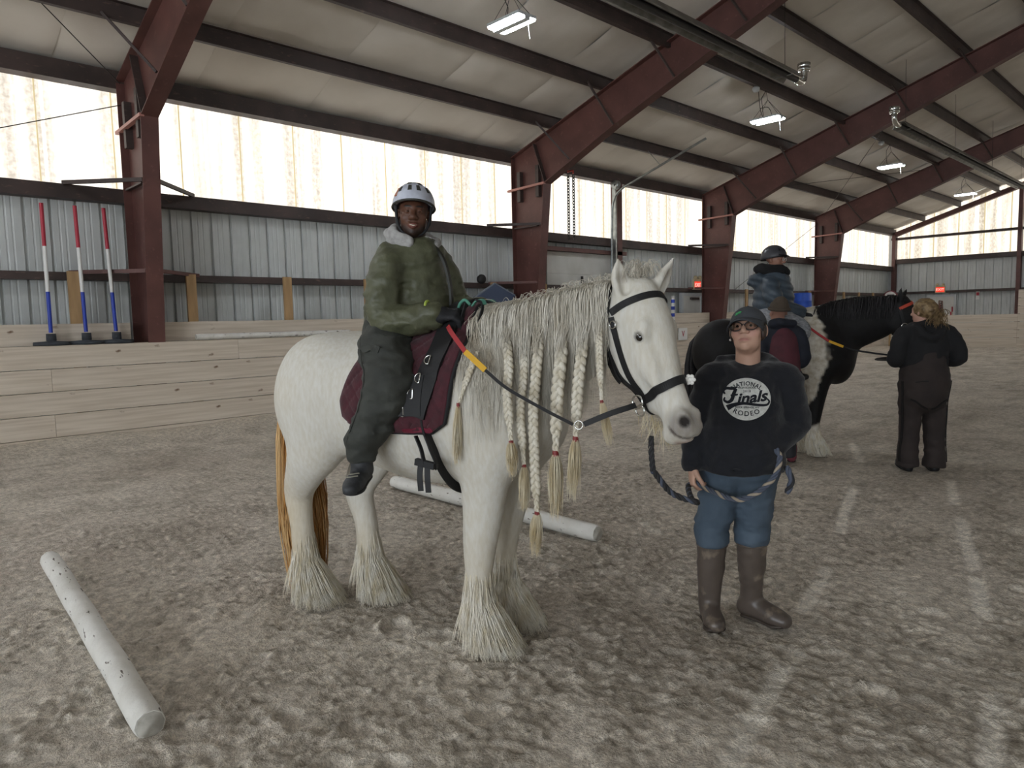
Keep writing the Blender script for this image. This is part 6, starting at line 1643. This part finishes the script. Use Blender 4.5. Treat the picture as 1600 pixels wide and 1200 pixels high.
for s in (-1, 1): MB().tube([L2(.034 * s + .026 * math.cos(a), .110, .004 + .019 * math.sin(a)) for a in np.linspace(0, 6.283, 16)], .003, 5, cap=False).build('glasses_rim', mat('pale_frame', 'c9c4bd', .3), r2)

# ------------------------------------------------------------------ side walker in the beanie
sw = empty('person', (6.9, 3.2, 0), math.radians(45)); tag(sw, 'side walker in a brown beanie, maroon vest and navy jacket beside the far horse', 'person')
kc = np.array([.02, .09, 1.515]); KR = head_axes((.95, .1, .12), 0.0)
b = Field((-.3, -.35, -.01), (.35, .45, 1.72), .02, fine=[(kc, .12, .006)])
b.tube([(0, .05, .80), (0, .06, 1.05), (0, .07, 1.30), (.01, .08, 1.36)], [.10, .10, .09, .05], k=.05); b.tube([(0, .08, 1.32), (.01, .09, 1.45)], .055, k=.03)
LK = head(b, kc, KR, .95)
for s, o_ in ((-1, -.03), (1, .14)): b.tube([(0, o_, .80), (0, o_, .45), (0, o_ - .04 * s, .1)], [.07, .05, .04], k=.03)
skinned('body', b, MATS['tan_skin'], sw, 1, paint_face(kc, KR, .95, '9a7262', '8a564a', '2a1d17'))
nj = Field((-.32, -.40, .85), (.40, .50, 1.50), .012)
nj.tube([(0, .06, .95), (0, .06, 1.10), (0, .07, 1.25), (0, .08, 1.36)], [.17, .165, .165, .09], [.13, .13, .12, .08], k=.05)
for s in (-1, 1): nj.tube([(0, .07 + .10 * s, 1.33), (0, .07 + .165 * s, 1.28), (-.01, .07 + .21 * s, 1.12), (.02, .07 + .21 * s, 1.02), (.18, .07 + .15 * s, 1.0)], [.07, .078, .075, .07, .05], k=.03)
nj.tube([(-.08, -.02, 1.40), (-.10, .08, 1.41), (-.07, .18, 1.40)], .04, .05, k=.03)
nj.push(folds(.012, 8, 8, 14, 171)); skinned('jacket', nj, mat('navy_jacket', '191f2e', .75, var='141925', vscale=10), sw, 1)
vst = Field((-.32, -.2, .85), (.3, .4, 1.40), .012)
vst.tube([(-.005, .06, .93), (-.005, .06, 1.08), (-.005, .07, 1.22), (-.01, .08, 1.30)], [.178, .172, .160, .11], [.142, .142, .132, .10], k=.05)
vst.push(folds(.008, 8, 8, 14, 173)); skinned('vest', vst, mat('maroon_vest', '5a2a35', .75, var='4a222c', vscale=8), sw, 1)
tp = Field((-.3, -.3, .0), (.35, .45, 1.0), .012)
tp.tube([(0, -.02, .88), (0, .14, .88)], .12, None, (0, 0, 1), k=.05)
for s, o_ in ((-1, -.03), (1, .14)): tp.tube([(0, o_, .85), (0, o_ - .01 * s, .45), (0, o_ - .02 * s, .09)], [.11, .085, .08], k=.03)
tp.push(folds(.008, 9, 9, 18, 175)); tp.half((0, 0, .05), (0, 0, -1)); skinned('trousers', tp, mat('dark_grey_trousers', '2b2c31', .8), sw, 1)
for o_ in (-.05, .15): boot(sw, (.0, o_, .13), (.17, o_ - .06 if o_ < 0 else o_ + .02, .05), mat('maroon_shoe', '6d2f3b', .6), sole_m, up=.03)
for s in (-1, 1):
    w_ = np.array((.20, .07 + .16 * s, 1.0)); g = Field(w_ - .12, w_ + .16, .009); hand(g, w_, (.95, -.2 * s, .1), (0, -.3 * s, -1), (.4, .5, .4), -s, .95); skinned('glove', g, gv, sw, 1)
bn = Field(kc - .2, kc + .22, .009)
bn.ell(LK(0, -.012, .05), (.088, .105, .088), R=KR, k=.03); bn.ell(LK(0, -.04, .12), (.05, .05, .045), R=KR, k=.05); bn.half(LK(0, 0, .02), -KR[:, 2])
bn.push(lambda x, y, z: .003 * np.sin((np.arctan2(y - kc[1], x - kc[0])) * 40)); _, _, _ = skinned('beanie', bn, mat('brown_knit', '4a4036', .95, bump=.5, bscale=90, bdist=.005), sw, 1)
cf = MB().tube([LK(.094 * math.cos(a), -.012 + .110 * math.sin(a), .035) for a in np.linspace(0, 6.283, 33)], .018, 8, cap=False).build('beanie_cuff', MATS['brown_knit'], sw)

# ------------------------------------------------------------------ leader seen from behind
ld = empty('person', (7.375, 2.114, 0), math.radians(38)); tag(ld, 'person seen from behind with a hair claw, black hoodie and brown overalls', 'person')
dc = np.array([.02, .01, 1.49]); DR = head_axes((.82, .57, -.05), 0.0)
b = Field((-.35, -.55, -.01), (.45, .50, 1.70), .02, fine=[(dc, .12, .006)])
b.tube([(0, 0, .85), (0, 0, 1.05), (0, -.01, 1.28), (0, .0, 1.34)], [.13, .13, .11, .05], [.10, .10, .09, .05], k=.05); b.tube([(0, .0, 1.30), (.02, .01, 1.42)], .055, k=.03)
LD = head(b, dc, DR, .95)
for s in (-1, 1): b.tube([(0, .09 * s, .85), (0, .105 * s, .45), (0, .11 * s, .08)], [.08, .06, .04], k=.03)
skinned('body', b, MATS['fair_skin'], ld, 1, paint_face(dc, DR, .95, 'b98f7e', '9f6a5f', '6a4a3a'))
hd = Field((-.38, -.62, .84), (.45, .55, 1.48), .012)
hd.tube([(0, -.01, .96), (0, -.01, 1.08), (0, -.015, 1.22), (0, -.01, 1.34)], [.195, .195, .185, .095], [.165, .165, .145, .085], k=.05)
for s in (-1, 1): hd.tube([(0, .11 * s - .01, 1.33), (-.01, .20 * s - .012, 1.265), (-.03, .255 * s - .02, 1.14), (.0, .27 * s - .02, 1.045), (.20, .19 * s - .02, 1.03)], [.07, .080, .075, .070, .055], k=.022)
hd.tube([(-.09, -.11, 1.33), (-.145, -.06, 1.27), (-.155, 0, 1.25), (-.14, .06, 1.28), (-.08, .10, 1.34)], .04, .05, k=.03)
hd.half((0, 0, .93), (0, 0, -1)); hd.push(folds(.013, 7, 7, 13, 181, .007)); skinned('hoodie', hd, mat('black_sweatshirt', '17171a', .9, bump=.3, bscale=60, bdist=.005), ld, 1)
ov = Field((-.35, -.42, .0), (.35, .42, 1.24), .012)
ov.tube([(-.0, -.01, .84), (-.0, -.01, .95), (0, -.01, 1.04)], [.20, .19, .15], [.182, .172, .15], k=.04)
ov.tube([(-.02, 0, .72), (-.02, 0, .86)], [.20, .205], [.185, .182], k=.05)
for s in (-1, 1): ov.tube([(0, .10 * s, .80), (0, .103 * s, .55), (0, .112 * s, .35), (-.01, .118 * s, .16), (.0, .118 * s, .06)], [.115, .100, .090, .090, .100], k=.02)
ov.tube([(-.045, -.01, 1.0), (-.04, -.01, 1.10), (-.03, -.01, 1.19)], [.15, .145, .10], [.128, .122, .115], k=.03); ov.half((0, 0, 1.2), (0, 0, 1)); ov.half((0, 0, .03), (0, 0, -1)); ov.push(folds(.014, 6, 6, 14, 191, .008))
_, OV, OF = skinned('overalls', ov, mat('brown_duck_canvas', '332a28', .85, var='282120', vscale=6, bump=.25, bscale=120, bdist=.004), ld, 1)
OB = bvh_of(OV, OF); piping = mat('black_piping', '0d0c0d', .8)
for s in (-1, 1):
    strap('leg_zip', [(-.08, .22 * s, .85), (-.07, .22 * s, .65), (-.06, .21 * s, .45), (-.05, .21 * s, .25), (-.05, .22 * s, .08)], .022, .008, piping, ld, OB, 0)
    strap('thigh_seam', [(-.2, .23 * s, .66), (-.22, .15 * s, .64), (-.22, .08 * s, .58), (-.2, .02 * s, .53)], .016, .007, piping, ld, OB, 0)
strap('back_pocket', [(-.25, .19, .84), (-.25, .12, .85), (-.25, .04, .855)], .010, .006, piping, ld, OB, 0)
for s in (-1, 1): boot(ld, (.0, .118 * s, .10), (.17, .128 * s, .045), mat('black_boot', '1a1a1c', .5), sole_m, up=.02)
blond = mat('dark_blond_hair', '8d7654', .5, var='5d4931', vscale=26, vstretch=(1, 1, 1), contrast=(.38, .62), spec=.4)
hh = Field(dc - .22, dc + .22, .008)
hh.ell(LD(0, -.022, .028), (.092, .105, .098), R=DR, k=.03); hh.ell(LD(.0, -.10, .0), (.06, .05, .06), R=DR, k=.03)
hh.half(LD(0, .055, 0), DR[:, 1]); hh.half(LD(0, -.02, -.07), unit(-DR[:, 2] + DR[:, 1] * .5))
hh.push(lambda x, y, z: .004 * np.sin((z + .6 * noise3(x * 8, y * 8, z * 8, 9)) * 120)); skinned('hair', hh, blond, ld, 1)
n = 240; t = np.linspace(0, 1, 10)[None, :]; o_ = np.array([LD(a_, -.125 + b_, .01) for a_, b_ in zip(g2.normal(.02, .03, n), g2.normal(0, .02, n))]); ph = g2.uniform(0, 6, n)[:, None]; L_ = g2.uniform(.08, .20, n)[:, None]; dv = g2.normal(0, .22, (n, 2))
Cm = o_[:, None, :] + np.stack([dv[:, :1] * L_ * t + .014 * np.sin(t * 9 + ph), dv[:, 1:] * L_ * t + .014 * np.cos(t * 9 + ph), -L_ * t + .03 * np.sin(t * 3)], -1)
strands('curls', Cm, .003, blond, ld, .5)
cl_m = mat('brown_claw_clip', '5b4034', .3); clw = empty('hair_claw', parent=ld)
q0 = LD(.02, -.165, .03)
ax, au = DR[:, 0], DR[:, 2]
MB().tube([q0 + ax * a_ + au * b_ for a_, b_ in ((-.02, .055), (.02, .055), (.024, -.05), (-.024, -.05), (-.02, .055))], .0075, 8).build('claw_frame', cl_m, clw)
for k in range(5): MB().tube([q0 + ax * .02 + au * (.045 - k * .022), q0 + ax * .05 + au * (.04 - k * .022) + DR[:, 1] * .02, q0 + ax * .06 + au * (.03 - k * .022) + DR[:, 1] * .05], .005, 6).build('claw_tooth', cl_m, clw)
# its lead line into her hands
tag(MB().tube(crom([np.array(BO) + Matrix.Rotation(BA, 3, 'Z') @ Vector((.80, -.35, 1.06)), np.array((7.42, 2.55, 1.03)), np.array((7.52, 2.32, 1.02))], 6), .012, 7).build('lead_chain', chain), 'dark lead chain from the far horse to the person with the hair claw', 'lead chain')
